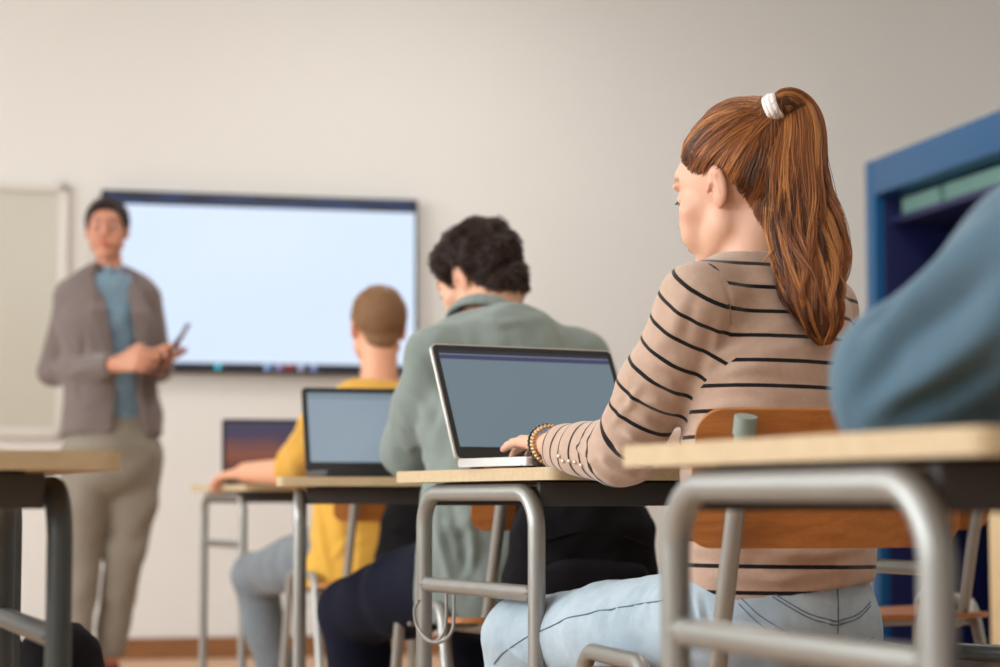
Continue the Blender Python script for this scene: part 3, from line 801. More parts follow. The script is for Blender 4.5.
def eyes(R, o, sc, par, iris=(80, 60, 40), lashes=True, lid=0.0):
    RR = Matrix(R.tolist())
    for x in (-1, 1):
        bm = bmesh.new(); c = R @ (np.array([x * .031, .0816 - .003 * lid, .0055]) * sc) + o
        ball(bm, c, .0114 * sc, 20); e = link('eyeball', bm_mesh(bm), simple('eye_white', (190, 182, 176), .3), par)
        if lid > .5: c = None
        bm = bmesh.new(); c = R @ (np.array([x * .031, .0896 - .005 * lid, .004 - lid * .003]) * sc) + o
        ball(bm, c, (.0066 * sc, .0052 * sc, .0066 * sc), 16, rot=RR); i = link('iris', bm_mesh(bm), simple('iris_col', iris, .15), e)
        if lashes:
            bm = bmesh.new()
            for k in range(15):
                f = k / 14 - .5; a = np.array([x * .031 + f * .023, .0948 - 16 * f * f * .004 - .001, .0085 - 14 * f * f * .0022 - lid * .004])
                b = a + np.array([f * .006, .0065, .0005 - lid * .0035]); tube(bm, [Vector(R @ (a * sc) + o), Vector(R @ ((a + b) / 2 * sc) + o) - Vector((0, 0, .0006)), Vector(R @ (b * sc) + o)], .0004, seg=5, radii=[.0006, .0005, .0002])
            link('eyelashes', bm_mesh(bm), m_black, par)
def scalp_mask(V, R, o, sc, ys, zs, xlim=None):
    q = loc(V, R, o, sc); line = np.interp(q[:, 1], ys, zs); m = q[:, 2] - line
    # keep off the ears
    ear = (np.abs(q[:, 0]) > .0775) & (q[:, 1] > -.024) & (q[:, 1] < .02) & (q[:, 2] < .036) & (q[:, 2] > -.04)
    m = np.where(ear, -1, m); m = np.where((np.abs(q[:, 0]) > .066) & (q[:, 1] > .04) & (q[:, 2] < .0), -1, m)
    return m * sc
def nearest_on(bvh, p):
    c, n, i, d = bvh.find_nearest(Vector(p)); return np.array(c), np.array(n)
def seam(name, pts, par, mat, bvh, r=.0009, off=.0004, n=40, dashed=0.0):
    """a stitched line that follows a garment's surface"""
    if len(pts[0]) == 2: pts = [hit(bvh, *p)[0] for p in pts]
    pts = [np.array(p) for p in pts]; L = [] 
    for a, b in zip(pts[:-1], pts[1:]):
        for k in range(max(2, int(np.linalg.norm(b - a) / .006))): L.append(a + (b - a) * k / max(2, int(np.linalg.norm(b - a) / .006)))
    L.append(pts[-1]); Q = []
    for p in L:
        c, nn = nearest_on(bvh, p); Q.append(c + nn * off)
    Q = [np.mean(Q[max(0, i - 2):i + 3], 0) for i in range(len(Q))]
    bm = bmesh.new(); tube(bm, [Vector(q) for q in Q], r, seg=6); return link(name, bm_mesh(bm), mat, par)
def hit(bvh, px, py):
    o = Vector((0, 0, CAMH)); d = (Vector(P(px, py, 3.0)) - o).normalized(); c, n, i, t = bvh.ray_cast(o, d)
    if c is None:
        c, n, i, t = bvh.find_nearest(Vector(P(px, py, 2.7)))
    return np.array(c), np.array(n)
def pfolds(V, F, N, lst):
    """folds drawn across the cloth through points of its surface: ([(px, py), ...], width, height)"""
    bv = bvh_of(V, F); h = np.zeros(len(V))
    for pts, w, amp in lst:
        q = [hit(bv, *p)[0] for p in pts]; D = np.full(len(V), 9.0); T = np.zeros(len(V)); n = len(q) - 1
        for i in range(n):
            d, t = segdist(V, q[i], q[i + 1]); m = d < D; D[m] = d[m]; T[m] = (i + t[m]) / n
        x = D / w; h += amp * (1 - .9 * x * x) * np.exp(-x * x * .9) * np.clip(np.sin(np.pi * (.04 + .92 * T)), 0, 1) ** .7
    return V + N * h[:, None]
def bvh_of(V, F): return BVHTree.FromPolygons([Vector(v) for v in V], [tuple(int(i) for i in f) for f in F])

# ================================================================== THE GIRL IN THE STRIPED SWEATER
GIRL = empty('person', P(782, 640, 2.70) * np.array([1, 1, 0]), math.radians(48))
tag(GIRL, 'girl with long auburn ponytail in pink-beige black-striped sweater and light jeans, typing', 'person')
F, R = frame(48)
hipc = P(780, 600, 2.70); hipc[2] = .515
waist = P(777, 520, 2.715); chest = P(774, 380, 2.745); upper = P(770, 308, 2.765); nb = P(757, 272, 2.775)
FT, RT_ = frame(46)
SL = upper - RT_ * .118 + np.array([0, 0, .000]) ; SR = upper + RT_ * .112
SL = P(700, 306, 2.655); EL = P(622, 450, 2.74); WL = P(554, 446, 2.93)
ER = SR + np.array([.03, .13, -.22]); WR = P(640, 455, 3.02) + np.array([0.02, 0, .012])
hR = rot3(51, 9, -3); ho = P(744, 190, 2.80); hs = .935
S = SDF(.012); head_prims(S, hR, ho, hs, female=True)
w = lambda p: hR @ (np.array(p) * hs) + ho
S.cone(w((0, -.03, -.05)), P(758, 256, 2.785), .047, .045, k=.012)
S.cone(w((0, -.01, -.06)), P(752, 262, 2.80), .046, .044, k=.012)
S.cone(nb + [0, 0, -.03], SL + [0.012, 0, -.02], .034, .034, k=.012); S.cone(nb + [0, 0, -.03], SR + [-.01, 0, -.02], .034, .034, k=.012)
S.body([(nb + [0, 0, -.045], .040, .036), (upper + [0, 0, -.03], .09, .055), (chest, .11, .075), (waist, .105, .07), (hipc, .115, .075)], RT_, k=.012)
S.chain([SL, EL, WL], [.036, .030, .0215], k=.01); S.chain([SR, ER, WR], [.036, .030, .021], k=.01)
kneeL = P(524, 662, 3.095); kneeL[2] = .466; kneeR = kneeL + np.array([.20, .13, .005])
hipL = hipc - R * .082 + F * .03 - np.array([0, 0, .010]); hipR = hipc + R * .082 + F * .03
ankL = kneeL + np.array([.02, .03, -.385]); ankR = kneeR + np.array([.0, .02, -.385])
toeL = ankL + F * .13 + [0, 0, -.045]; toeR = ankR + F * .13 + [0, 0, -.045]
S.chain([hipL, kneeL, ankL], [.06, .045, .032], k=.02); S.chain([hipR, kneeR, ankR], [.065, .045, .032], k=.02)
S.chain([ankL, toeL], [.03, .022]); S.chain([ankR, toeR], [.03, .022])
# left hand on the keyboard, palm down
hd = nv(P(532, 442, 3.03) - WL); hx = nv(np.cross(hd, UP))
tipsL = hand_prims(S, WL + hd * .008 + [0, 0, .0], hd, hx + np.array([0, 0, -.10]), [(14, 14), (14, 14), (12, 12), (9, 9)], 6, .86, (40, 10), 1)
hd2 = nv(np.array([-.35, .9, -.08])); tipsR = hand_prims(S, WR + hd2 * .008, hd2, -nv(np.cross(hd2, UP)), [(20, 24), (22, 26), (25, 28), (28, 30)], 5, .90, (40, 22), -1)
m_skin = skin_mat('fair_skin', (213, 166, 140), brow=(120, 78, 50))
V, Fc = S.mesh(.0022, smooth=1)
me = np_mesh(V, Fc, 'body'); set_attr(me, 'redness', red_attr(V, hR, ho, hs, tipsL[:4])); set_attr(me, 'brow', brow_attr(V, hR, ho, hs))
link('body', me, m_skin, GIRL)
bodyV, bodyF = V, Fc
eyes(hR, ho, hs, GIRL, lid=1.0)
# nails
m_nail = simple('pale_nail', (240, 222, 214), .2)
# hair: combed cap, ponytail, tie
m_hair_base = cloth('auburn_hair_mass', (70, 42, 24), .3, 300, .5, 0)
m_hair = hairmat('auburn_strand', (140, 84, 43), .34, .35)
m_hair_l = hairmat('golden_strand', (184, 122, 66), .34, .25)
m_hair_d = hairmat('dark_auburn_strand', (88, 50, 26), .34, .3)
ys = [-.12, -.085, -.065, -.05, -.035, -.022, 0.0, .02, .035, .05, .065, .08, .1]; zs = [-.13, -.125, -.105, -.08, -.035, .012, .034, .026, .032, .044, .062, .078, .09]
mk = scalp_mask(V, hR, ho, hs, ys, zs)
_h, _n = hit(bvh_of(V, Fc), 771, 116); tie = _h + _n * .013
off = np.clip(mk * .06, .0002, .0012)
cap, capV, capF = cap_from(V, Fc, np.clip(mk - .0085, 0, 1), off, 'hair', m_hair_base, GIRL, .002)
bv = bvh_of(V, Fc)
cenH = w((0, -.014, .036))
def skull_push(Q, hgt):
    q = (Q - cenH) @ hR / hs; r = np.array([.0765, .0945, .0865]); k = np.linalg.norm(q / r, axis=-1, keepdims=True)
    tgt = (q / k) * (1 + hgt[..., None] / .085); f = np.where(k < 1 + hgt[..., None] / .085, tgt, q); return f * hs @ hR.T + cenH
def surf_push(st, bv, h):
    out = st.copy(); n, m, _ = st.shape
    for i in range(n):
        for j in range(m):
            c, nn, k, d = bv.find_nearest(Vector(st[i, j]), .03)
            if c is None: continue
            sd = (Vector(st[i, j]) - c).dot(nn)
            if sd < h[i, j]: out[i, j] = np.array(c + nn * h[i, j])
    return out
idx = np.where(mk > -.002)[0]; sel = RNG.choice(idx, 6600); e_ = np.where((mk > -.003) & (mk < .010))[0]; sel[:2900] = RNG.choice(e_, 2900); roots = V[sel] + RNG.normal(0, .0015, (6600, 3)); m = 18
tt = np.linspace(0, 1, m)[None, :, None]; tj = tie + RNG.normal(0, .006, (6600, 1, 3))
st = roots[:, None, :] * (1 - tt) + tj * tt
hg = (.0042 + .004 * RNG.random(6600))[:, None] * np.ones((1, m)) * (.3 + .7 * np.minimum(1, 5 * tt[..., 0])) ; 
clump = wav(roots, 60, 1)[:, None] * .0016; st = skull_push(st, np.maximum(hg + clump * np.sin(np.pi * tt[..., 0]), 0))
st = surf_push(st, bv, (hg * .9 + clump * np.sin(np.pi * tt[..., 0])).clip(.0006))
hc_ = wav(roots, 90, 4); a_ = hc_ < -.5; b_ = hc_ > .75
hair_obj('hair_strands', st[a_], .00042, m_hair_d, cap, .6); hair_obj('hair_strands', st[~a_ & ~b_], .00042, m_hair, cap, .6); hair_obj('hair_strands', st[b_], .0004, m_hair_l, cap, .6)
# baby hair at the nape and hairline
idx = np.where((mk > -.006) & (mk < .004) & (loc(V, hR, ho, hs)[:, 1] < .05))[0]; sel = RNG.choice(idx, 700)
N_ = normals(V, Fc); rt = V[sel]; dirs = (tie - rt); dirs /= np.linalg.norm(dirs, axis=1)[:, None]
tt = np.linspace(0, 1, 7)[None, :, None]; L = (.012 + .022 * RNG.random(700))[:, None, None]
st = rt[:, None] + dirs[:, None] * L * tt + N_[sel][:, None] * .003 * np.sin(tt * 2.5) + RNG.normal(0, .004, (700, 1, 3)) * tt
hair_obj('hair_strands', st, .00026, m_hair_l, cap, .3)
# ponytail
gx = [777, 786, 797, 801, 799, 800, 804, 809, 813, 818, 822, 824]; gy = [106, 101, 112, 135, 165, 195, 225, 255, 285, 308, 330, 345]
gw = [8, 14, 21, 26, 29, 32, 36, 34, 28, 22, 16, 5]; gd = [tie[1], tie[1] - .004, 2.745, 2.715, 2.70, 2.685, 2.67, 2.655, 2.640, 2.632, 2.632, 2.635]
G = np.array([P(x, y, d) for x, y, d in zip(gx, gy, gd)]); GW = np.array([q / FPX * d for q, d in zip(gw, gd)])
s0 = np.linspace(0, 1, len(G)); M_ = 46; s1 = np.linspace(0, 1, M_)
gc = crs(G, s1); gwid = np.interp(s1, s0, GW)
tan = np.gradient(gc, axis=0); tan /= np.linalg.norm(tan, axis=1)[:, None]
view = np.array([.12, .99, 0]); sx = np.cross(tan, view); sx /= np.linalg.norm(sx, axis=1)[:, None]; sy = np.cross(sx, tan)
S = SDF(.01)
for i in range(0, M_ - 4, 1): S.ec(gc[i], gc[i + 1], sx[i], (gwid[i] * .72, gwid[i] * .48), (gwid[i + 1] * .72, gwid[i + 1] * .48), k=.006)
tail, tV, tF = sdf_obj(S, 'ponytail', .0035, m_hair_base, GIRL)
def tail_strands(n, clumps, rmin, spreadw, seed):
    r = np.random.default_rng(seed)
    a = r.uniform(0, 2 * np.pi, clumps); rad = np.sqrt(r.uniform(rmin, 1, clumps)); cx = rad * np.cos(a); cy = rad * np.sin(a)
    ph = r.uniform(0, 6.28, clumps); fr = r.uniform(1.6, 3.2, clumps); am = r.uniform(.08, .40, clumps)
    c = r.integers(0, clumps, n); jx = r.normal(0, .055, n); jy = r.normal(0, .055, n)
    ln = np.clip(r.normal(.93, .08, n), .6, 1.0)
    S_ = ln[:, None] * s1[None, :]
    base = np.stack([np.interp(S_, s1, gc[:, k]) for k in range(3)], -1); wd = np.interp(S_, s1, gwid)
    X = np.stack([np.interp(S_, s1, sx[:, k]) for k in range(3)], -1); Y = np.stack([np.interp(S_, s1, sy[:, k]) for k in range(3)], -1)
    wave = am[c][:, None] * np.sin(ph[c][:, None] + fr[c][:, None] * 6.28 * S_) * np.clip(S_ * 1.9 - .45, 0, 1)
    wave2 = am[c][:, None] * .8 * np.cos(ph[c][:, None] * 1.7 + fr[c][:, None] * 5.6 * S_) * np.clip(S_ * 1.9 - .45, 0, 1)
    fl = .06 * np.sin(S_ * 40 + r.uniform(0, 6, (n, 1))) * r.random((n, 1)) * .25
    clx = (cx[c] + jx)[:, None] * (1 - .0 * S_) ; ox = (clx * .93 + wave + fl) * wd * spreadw; oy = ((cy[c] + jy)[:, None] * .55 + wave2 * .6) * wd * spreadw
    return base + X * ox[..., None] + Y * oy[..., None]
hair_obj('ponytail_strands', tail_strands(3000, 60, .35, .98, 3), .00050, m_hair_d, tail, .45)
hair_obj('ponytail_strands', tail_strands(3400, 70, .45, 1.0, 9), .00050, m_hair, tail, .45)
hair_obj('ponytail_strands', tail_strands(1500, 34, .6, 1.03, 5), .00046, m_hair_l, tail, .45)
# stray lock in front of the shoulder
lk = np.array([P(x, y, d) for x, y, d in ((778, 200, 2.68), (785, 220, 2.67), (784, 236, 2.66), (774, 249, 2.655), (763, 262, 2.66))])
l1 = crs(lk, np.linspace(0, 1, 20)); st = l1[None] + RNG.normal(0, .0013, (26, 1, 3)) * (1 - np.linspace(0, .7, 20))[None, :, None]
hair_obj('ponytail_strands', st, .0004, m_hair_l, tail, .4)
# tie
bm = bmesh.new(); ax = Vector(nv(P(783, 100, tie[1]) - P(765, 108, tie[1] + .01))); q = ax.to_track_quat('Z', 'Y')
for k in range(3):
    pts = [Vector(tie) + q @ Vector(((.0150, .0158, .0148)[k] * math.cos(a), (.0150, .0158, .0148)[k] * math.sin(a), (k - 1) * .0052)) for a in [6.2832 * j / 24 for j in range(25)]]
    tube(bm, pts, .0046, seg=10, cap=False)
link('hair_tie', bm_mesh(bm), cloth('white_hair_tie_cloth', (240, 236, 232), .05, 900), GIRL)

# ---- sweater
PIT = .0322
def sweater_mat():
    M = Mat('striped_jersey'); b = lin((182, 155, 137))
    base = M.mix(M.noise(110, 8, .8, stretch=(1, 1, 1)), tuple(x * .80 for x in b[:3]) + (1,), tuple(min(1, x * 1.18) for x in b[:3]) + (1,))
    def stripe(a):
        x = M.math('FRACT', M.math('DIVIDE', M.attr(a), PIT)); d = M.math('ABSOLUTE', M.math('SUBTRACT', x, .5))
        wob = M.math('MULTIPLY', M.math('SUBTRACT', M.noise(260, 2), .5), .02)
        return M.math('LESS_THAN', M.math('ADD', d, wob), .078)
    t = stripe('torso_run'); s = stripe('sleeve_run'); mk = M.math('GREATER_THAN', M.attr('sleeve_side'), 0.0)
    f = M.math('ADD', M.math('MULTIPLY', t, M.math('SUBTRACT', 1.0, mk)), M.math('MULTIPLY', s, mk))
    M.base(M.mix(f, base, lin((22, 19, 20)))); M.set(Roughness=.92); M.b.inputs['Sheen Weight'].default_value = .25; M.b.inputs['Specular IOR Level'].default_value = .15
    M.bump(M.noise(1300, 2), .4, .0006); return M.m
S = SDF(.02)
hem = P(778, 585, 2.70); hem[2] = .535
S.body([(hem + [0, 0, -.03], .150, .112), (P(774, 545, 2.705), .143, .107), (waist, .134, .100), (P(775, 450, 2.73), .133, .100), (chest, .137, .103), (upper + [0, 0, -.01], .120, .086), (nb + [0, 0, -.012], .066, .058)], RT_, k=.03)
S.cone(nb + [0, 0, -.02] - RT_ * .02, SL + [0, 0, .003], .050, .050, k=.03); S.cone(nb + [0, 0, -.02] + RT_ * .02, SR, .050, .050, k=.03)
S.chain([SL, SL * .45 + EL * .55, EL], [.054, .047, .044], k=.016); cuffL = WL + nv(EL - WL) * .018
S.chain([EL, EL * .45 + cuffL * .55, cuffL - nv(EL - WL) * .02], [.044, .036, .0285], k=.014)
S.chain([SR, ER, WR], [.052, .044, .031], k=.014)
ax = nv(EL - WL); S.cut_near(cuffL, -ax, WL, .075); S.cone(cuffL + ax * .012, cuffL - ax * .05, .0245, .027, k=.002, op='-')
S.cut_near(WR + nv(ER - WR) * .01, -nv(ER - WR), WR, .075)
# neckline and hem
na = nv(P(757, 190, 2.80) - P(757, 272, 2.775)); S.cut(nb + np.array([0, 0, .004]), nv(na + F * .10), k=.006)
S.cone(nb + na * .052, nb + na * .12, .054, .058, k=.003, op='-')
hn = nv(np.array([0, 0, -1.0]) + R * .10 + (-F) * .05); S.cut(hem + np.array([0, 0, .022]), hn, k=.004)
V, Fc = S.mesh(.0036, smooth=1); N = normals(V, Fc)
arm = np.concatenate([np.linspace(SL, EL, 40), np.linspace(EL, WL, 30)[1:]])
arm = np.array([np.mean(arm[max(0, i - 6):i + 7], 0) for i in range(len(arm))]); al = np.concatenate([[0], np.cumsum(np.linalg.norm(np.diff(arm, axis=0), axis=1))])
armR = np.concatenate([np.linspace(SR, ER, 40), np.linspace(ER, WR, 30)[1:]]); alR = np.concatenate([[0], np.cumsum(np.linalg.norm(np.diff(armR, axis=0), axis=1))])
def run(V, A, L, sig=.030):
    d2 = ((V[:, None] - A[None]) ** 2).sum(-1); m0 = d2.min(1, keepdims=True); wt = np.exp(-(d2 - m0) / sig ** 2 * 1.0); 
    t = np.gradient(A, axis=0); t /= np.linalg.norm(t, axis=1)[:, None]; pr = ((V[:, None] - A[None]) * t[None]).sum(-1)
    return ((L[None] + pr) * wt).sum(1) / wt.sum(1), np.sqrt(m0[:, 0])
dR_, _ = segdist(V, SR, ER)
sl, dl = run(V, arm, al); sr, dr = run(V, armR, alR)
isR = dr < dl
upax = nv(EL - SL)
fl = [([(705, 370), (722, 356), (745, 346)], .010, .0035), ([(700, 382), (735, 370), (775, 366)], .011, .004), ([(694, 398), (735, 388), (790, 392)], .012, .0035), ([(690, 415), (725, 404), (770, 408)], .010, .003),
      ([(706, 368), (716, 345), (720, 318)], .009, .003), ([(697, 378), (675, 366), (650, 362)], .010, .0035), ([(680, 398), (668, 384), (640, 378)], .009, .004), ([(674, 412), (655, 402), (628, 396)], .008, .004),
      ([(663, 430), (645, 420), (616, 402)], .0078, .005), ([(654, 446), (632, 436), (604, 416)], .0072, .006), ([(644, 460), (622, 452), (594, 430)], .0070, .006), ([(632, 474), (606, 460), (586, 438)], .0062, .005),
      ([(616, 480), (594, 462), (580, 440)], .0055, .004), ([(600, 474), (585, 456), (573, 442)], .0050, .0035), ([(640, 385), (630, 405), (610, 425)], .007, .003), ([(625, 480), (638, 478), (650, 466)], .008, .003),
      ([(692, 548), (740, 546), (790, 552), (840, 546)], .009, .006), ([(760, 560), (820, 556), (864, 545)], .009, .006), ([(700, 560), (750, 565), (830, 562)], .007, -.004), ([(715, 577), (780, 580), (850, 566)], .009, .004),
      ([(692, 500), (730, 515), (760, 522)], .012, .004), ([(724, 280), (730, 300), (731, 335)], .005, -.002), ([(735, 292), (755, 286), (790, 284)], .012, .003), ([(760, 352), (800, 346), (845, 350)], .012, .003),
      ([(725, 395), (780, 384), (840, 388)], .012, -.002), ([(760, 330), (790, 324), (800, 330)], .012, .002), ([(684, 300), (672, 330), (655, 350)], .014, .002), ([(700, 290), (690, 315), (684, 345)], .010, -.0018)]
V = pfolds(V, Fc, N, [(p_, w_, a_ * 1.35) for p_, w_, a_ in fl]); V = V + N * (wav(V, 15, 9, stretch=(.25, .25, 2.4)) * .0022 * np.clip((.86 - V[:, 2]) / .1, 0, 1))[:, None]
V = V + N * (wav(V, 22, 2)[:, None] * .0014 + wav(V, 55, 5)[:, None] * .0004)
me = np_mesh(V, Fc, 'sweater')
lean = nv(upper - hipc + np.array([0, 0, 0])); tr = V[:, 2] + .02 * ((V - hipc) @ R)
sb_ = bvh_of(V, Fc); h0, _ = hit(sb_, 745, 310); zst = h0[2] + .02 * ((h0 - hipc) @ R)
set_attr(me, 'torso_run', tr - zst + PIT * 40.5)
ref = run(hit(sb_, 716, 303)[0][None], arm, al)[0][0]
sl, dl = run(V, arm, al); set_attr(me, 'sleeve_run', sl - ref + PIT * 30.5)
A_, B_ = hit(sb_, 723, 275)[0], hit(sb_, 731, 335)[0]; pn = -RT_ - nv(B_ - A_) * (-RT_ @ nv(B_ - A_)); sm = (V - A_) @ nv(pn)
thr = np.interp(sl, [0, .08, .16, .24], [.085, .060, .070, .075])
side_ = np.minimum(np.maximum(sm, (sl - .09) * (1.0)), thr - dl)
fr_ = np.interp(((V - P(700, 372, 2.62))[:, 2]), [-.3, 0, .05], [1, 1, 1])
mR = np.minimum(np.minimum(.055 - dr, sr - .20), 1)
set_attr(me, 'sleeve_side', side_)
sw = link('sweater', me, sweater_mat(), GIRL)
swb = bvh_of(V, Fc)
m_seam = simple('sweater_seam', (158, 130, 116), .9)
seam('shoulder_seam', [(723, 274), (729, 300), (731, 330)], sw, m_seam, swb, .0009)
# neckline ribbing is the sweater's own edge; cuff buttons
m_btn = metal('pearl_button', (222, 210, 190), .2, .6)
for (x, y) in ((557, 456), (561, 461), (567, 461), (573, 462), (579, 465)):
    c = hit(swb, x + 3, y)
    bm = bmesh.new(); ball(bm, c[0] + c[1] * .0012, (.0031, .0031, .0031), 12); link('button', bm_mesh(bm), m_btn, sw)

# ---- bracelets round the left wrist
def bracelet(c, ax, rx, ry, n, r, mat, nm, lab, extra=None):
    bm = bmesh.new(); q = Vector(ax).to_track_quat('Z', 'Y')
    for k in range(n):
        a = 6.2832 * k / n; p = Vector(c) + q @ Vector((rx * math.cos(a), ry * math.sin(a), .0025 * math.sin(2 * a))); ball(bm, p, r, 10)
    o = link(nm, bm_mesh(bm), mat, GIRL); o['label'] = lab; return o
wa = nv(EL - WL + np.array([0.0, 0, .03])); wc = WL + hd * .012
m_gold = metal('gold_beads', (196, 162, 116), .35, .5); m_bead = simple('black_beads', (22, 20, 26), .3)
bracelet(wc + hd * .006, wa, .0282, .0272, 32, .0031, m_gold, 'bracelet', 'bracelet of small gold beads')
bracelet(wc + hd * .0150, wa, .0292, .0280, 32, .0033, m_bead, 'bracelet', 'bracelet of black beads next to the hand')
bracelet(wc - hd * .0005, wa, .0284, .0272, 34, .0026, m_gold, 'bracelet', 'second bracelet of gold beads')

# ---- jeans
m_denim = None
def denim(name, c, c2, wear=True):
    M = Mat(name); a = lin(c); b = lin(c2)
    f = M.ramp(M.noise(9, 6, .7), .3, .72); col = M.mix(f, b, a)
    tw = M.noise(900, 2, stretch=(1, 1, .35)); col = M.mix(M.math('MULTIPLY', tw, .30), col, tuple(x * .72 for x in b[:3]) + (1,))
    M.base(col); M.set(Roughness=.85); M.b.inputs['Specular IOR Level'].default_value = .2; M.b.inputs['Sheen Weight'].default_value = .15; M.bump(tw, .4, .0006); return M.m
m_denim = denim('light_blue_denim', (190, 206, 216), (148, 168, 182))
S = SDF(.02)
S.body([(hipc + [0, 0, .085], .116, .082), (hipc + [-.004, 0, .03], .132, .094), (hipc + [-.006, 0, -.02], .142, .102)], RT_, k=.03)
for s in (-1, 1): S.ell(hipc + RT_ * s * .058 - F * .022 + [0, 0, -.008], (.074, .076, .072), R=np.array(Matrix.Rotation(math.radians(46), 3, 'Z')), k=.03)
S.chain([hipL + [0, 0, -.0], hipL * .5 + kneeL * .5 + [0, 0, .002], kneeL], [.086, .069, .059], k=.02)
S.chain([kneeL, kneeL * .5 + ankL * .5 + [0, -.012, 0], ankL + [0, 0, .03]], [.062, .058, .050], k=.012)
S.chain([hipR, hipR * .5 + kneeR * .5, kneeR], [.086, .069, .059], k=.02); S.chain([kneeR, kneeR * .5 + ankR * .5, ankR + [0, 0, .03]], [.062, .058, .050], k=.012)
for a in (ankL, ankR): S.cut_near(a + [0, 0, .03], (0, 0, -1), a, .1)
S.cut(hipc + [0, 0, .09], (0, 0, 1), k=.003)
V, Fc = S.mesh(.0042, smooth=2)
fl = [([(668 + i * 7, 578 + i * 4), (676 + i * 6, 606 + i * 3), (694 + i * 4, 640)], .007, .0032 * (-1) ** i) for i in range(6)]
fl += [([(640, 590), (636, 606), (634, 628)], .009, .0022), ([(612, 594), (608, 612), (606, 640)], .010, -.002), ([(655, 586), (650, 604), (652, 625)], .006, -.0018),
       ([(620, 592), (618, 604), (616, 618)], .005, .0016), ([(505, 640), (512, 652), (530, 664)], .007, .002)]
V = pfolds(V, Fc, normals(V, Fc), fl); V = V + normals(V, Fc) * (wav(V, 26, 3)[:, None] * .0013 + wav(V, 70, 6)[:, None] * .0004)
me = np_mesh(V, Fc, 'jeans'); jo = link('jeans', me, m_denim, GIRL); jb = bvh_of(V, Fc)
m_st = simple('denim_stitching', (92, 112, 128), .9)
def jseam(pts, r=.0008, d=2.2): seam('seam', pts, jo, m_st, jb, r)
jseam([(690, 598), (650, 603), (600, 610), (560, 622), (525, 638), (500, 655), (492, 667)], .0010)
jseam([(737, 592), (728, 610), (716, 626)]); jseam([(734, 592), (724, 610), (712, 626)])
jseam([(737, 594), (760, 617), (800, 640), (830, 652)]); jseam([(735, 600), (757, 623), (795, 646)])
for dy in (0, 4): jseam([(768, 590 + dy), (790, 604 + dy), (812, 616 + dy), (836, 622 + dy), (858, 615 + dy), (872, 600 + dy)])
jseam([(836, 580), (838, 600), (838, 622), (837, 640)], .0011); jseam([(862, 647), (866, 642), (876, 636)]); jseam([(842, 578), (852, 579), (864, 570)])
m_shoe = simple('white_sneaker', (228, 226, 222), .5)
for a, tp in ((ankL, toeL), (ankR, toeR)):
    S = SDF(.012); h = a * [1, 1, 0] + [0, 0, .045]; t_ = tp * [1, 1, 0] + [0, 0, .034]
    S.ec(h - F * .03, h * .5 + t_ * .5, R, (.036, .045), (.042, .036)); S.ec(h * .5 + t_ * .5, t_, R, (.042, .036), (.036, .026)); S.cone(h, a + [0, 0, .01], .038, .040)
    S.cut((0, 0, .004), (0, 0, -1)); sdf_obj(S, 'shoe', .005, m_shoe, GIRL)
# ================================================================== BAGS
def backpack(c, yaw, w, h, d, mat, mat2, label):
    """c: middle of the side that leans on the chair back; the bag hangs towards the rear"""
    F, R = frame(yaw); c = np.array(c, float); e = empty('backpack', c * [1, 1, 0], math.radians(yaw)); tag(e, label, 'bag')
    T = np.stack([R, F, UP], 1); S = SDF(.02); S.at(T, c)
    for z0, z1, a, b in ((-h * .42, -h * .1, .5, .48), (-h * .1, h * .22, .48, .42), (h * .22, h * .42, .42, .26)):
        S.ec((0, -d * .45, z0), (0, -d * .42, z1), (1, 0, 0), (w * a, d * .45), (w * b, d * .42))
    S.ec((-w * .3, -d * .4, -h * .4), (w * .3, -d * .4, -h * .4), (0, 1, 0), (d * .4, .05), (d * .4, .05))
    S.at(); V, Fc = S.mesh(.007); N = normals(V, Fc)
    V = V + N * (wav(V, 16, 4)[:, None] * .004 + wav(V, 40, 1)[:, None] * .0012); link('bag_body', np_mesh(V, Fc), mat, e)
    S = SDF(.02); S.at(T, c); S.ec((0, -d * .86, -h * .30), (0, -d * .84, -h * .02), (1, 0, 0), (w * .36, d * .18), (w * .34, d * .15))
    S.at(); V, Fc = S.mesh(.006); V = V + normals(V, Fc) * wav(V, 22, 2)[:, None] * .002; link('front_pocket', np_mesh(V, Fc), mat2, e)
    for s in (-1, 1):
        bm = bmesh.new(); pts = [(s * w * .22, -d * .2, h * .44), (s * w * .24, d * .05, h * .53), (s * w * .27, d * .24, h * .40), (s * w * .36, d * .20, h * .0), (s * w * .42, -d * .1, -h * .3)]
        P_ = [Vector(T @ np.array(p) + c) for p in crs_list(pts, 24)]; tube(bm, P_, .014, seg=10); link('shoulder_strap', bm_mesh(bm), mat2, e)
    bm = bmesh.new(); tube(bm, [Vector(T @ np.array(p) + c) for p in crs_list([(-.03, -d * .3, h * .46), (-.03, -d * .3, h * .52), (.03, -d * .3, h * .52), (.03, -d * .3, h * .46)], 14)], .006, seg=8); link('handle', bm_mesh(bm), mat2, e)
    bm = bmesh.new(); tube(bm, [Vector(T @ np.array(p) + c) for p in crs_list([(-w * .36, -d * .80, h * .12), (0, -d * .90, h * .20), (w * .36, -d * .80, h * .12)], 16)], .0025, seg=6); link('zip', bm_mesh(bm), m_bagk, e)
    return e
backpack(P(575, 566, 3.80), 10, .30, .33, .15, m_bagk, m_bagd, 'black backpack hanging from the chair of the boy in grey-green')
backpack(P(424, 545, 5.34), 12, .28, .30, .13, m_bagk, m_bagk, 'black backpack hanging from the chair of the boy in yellow')

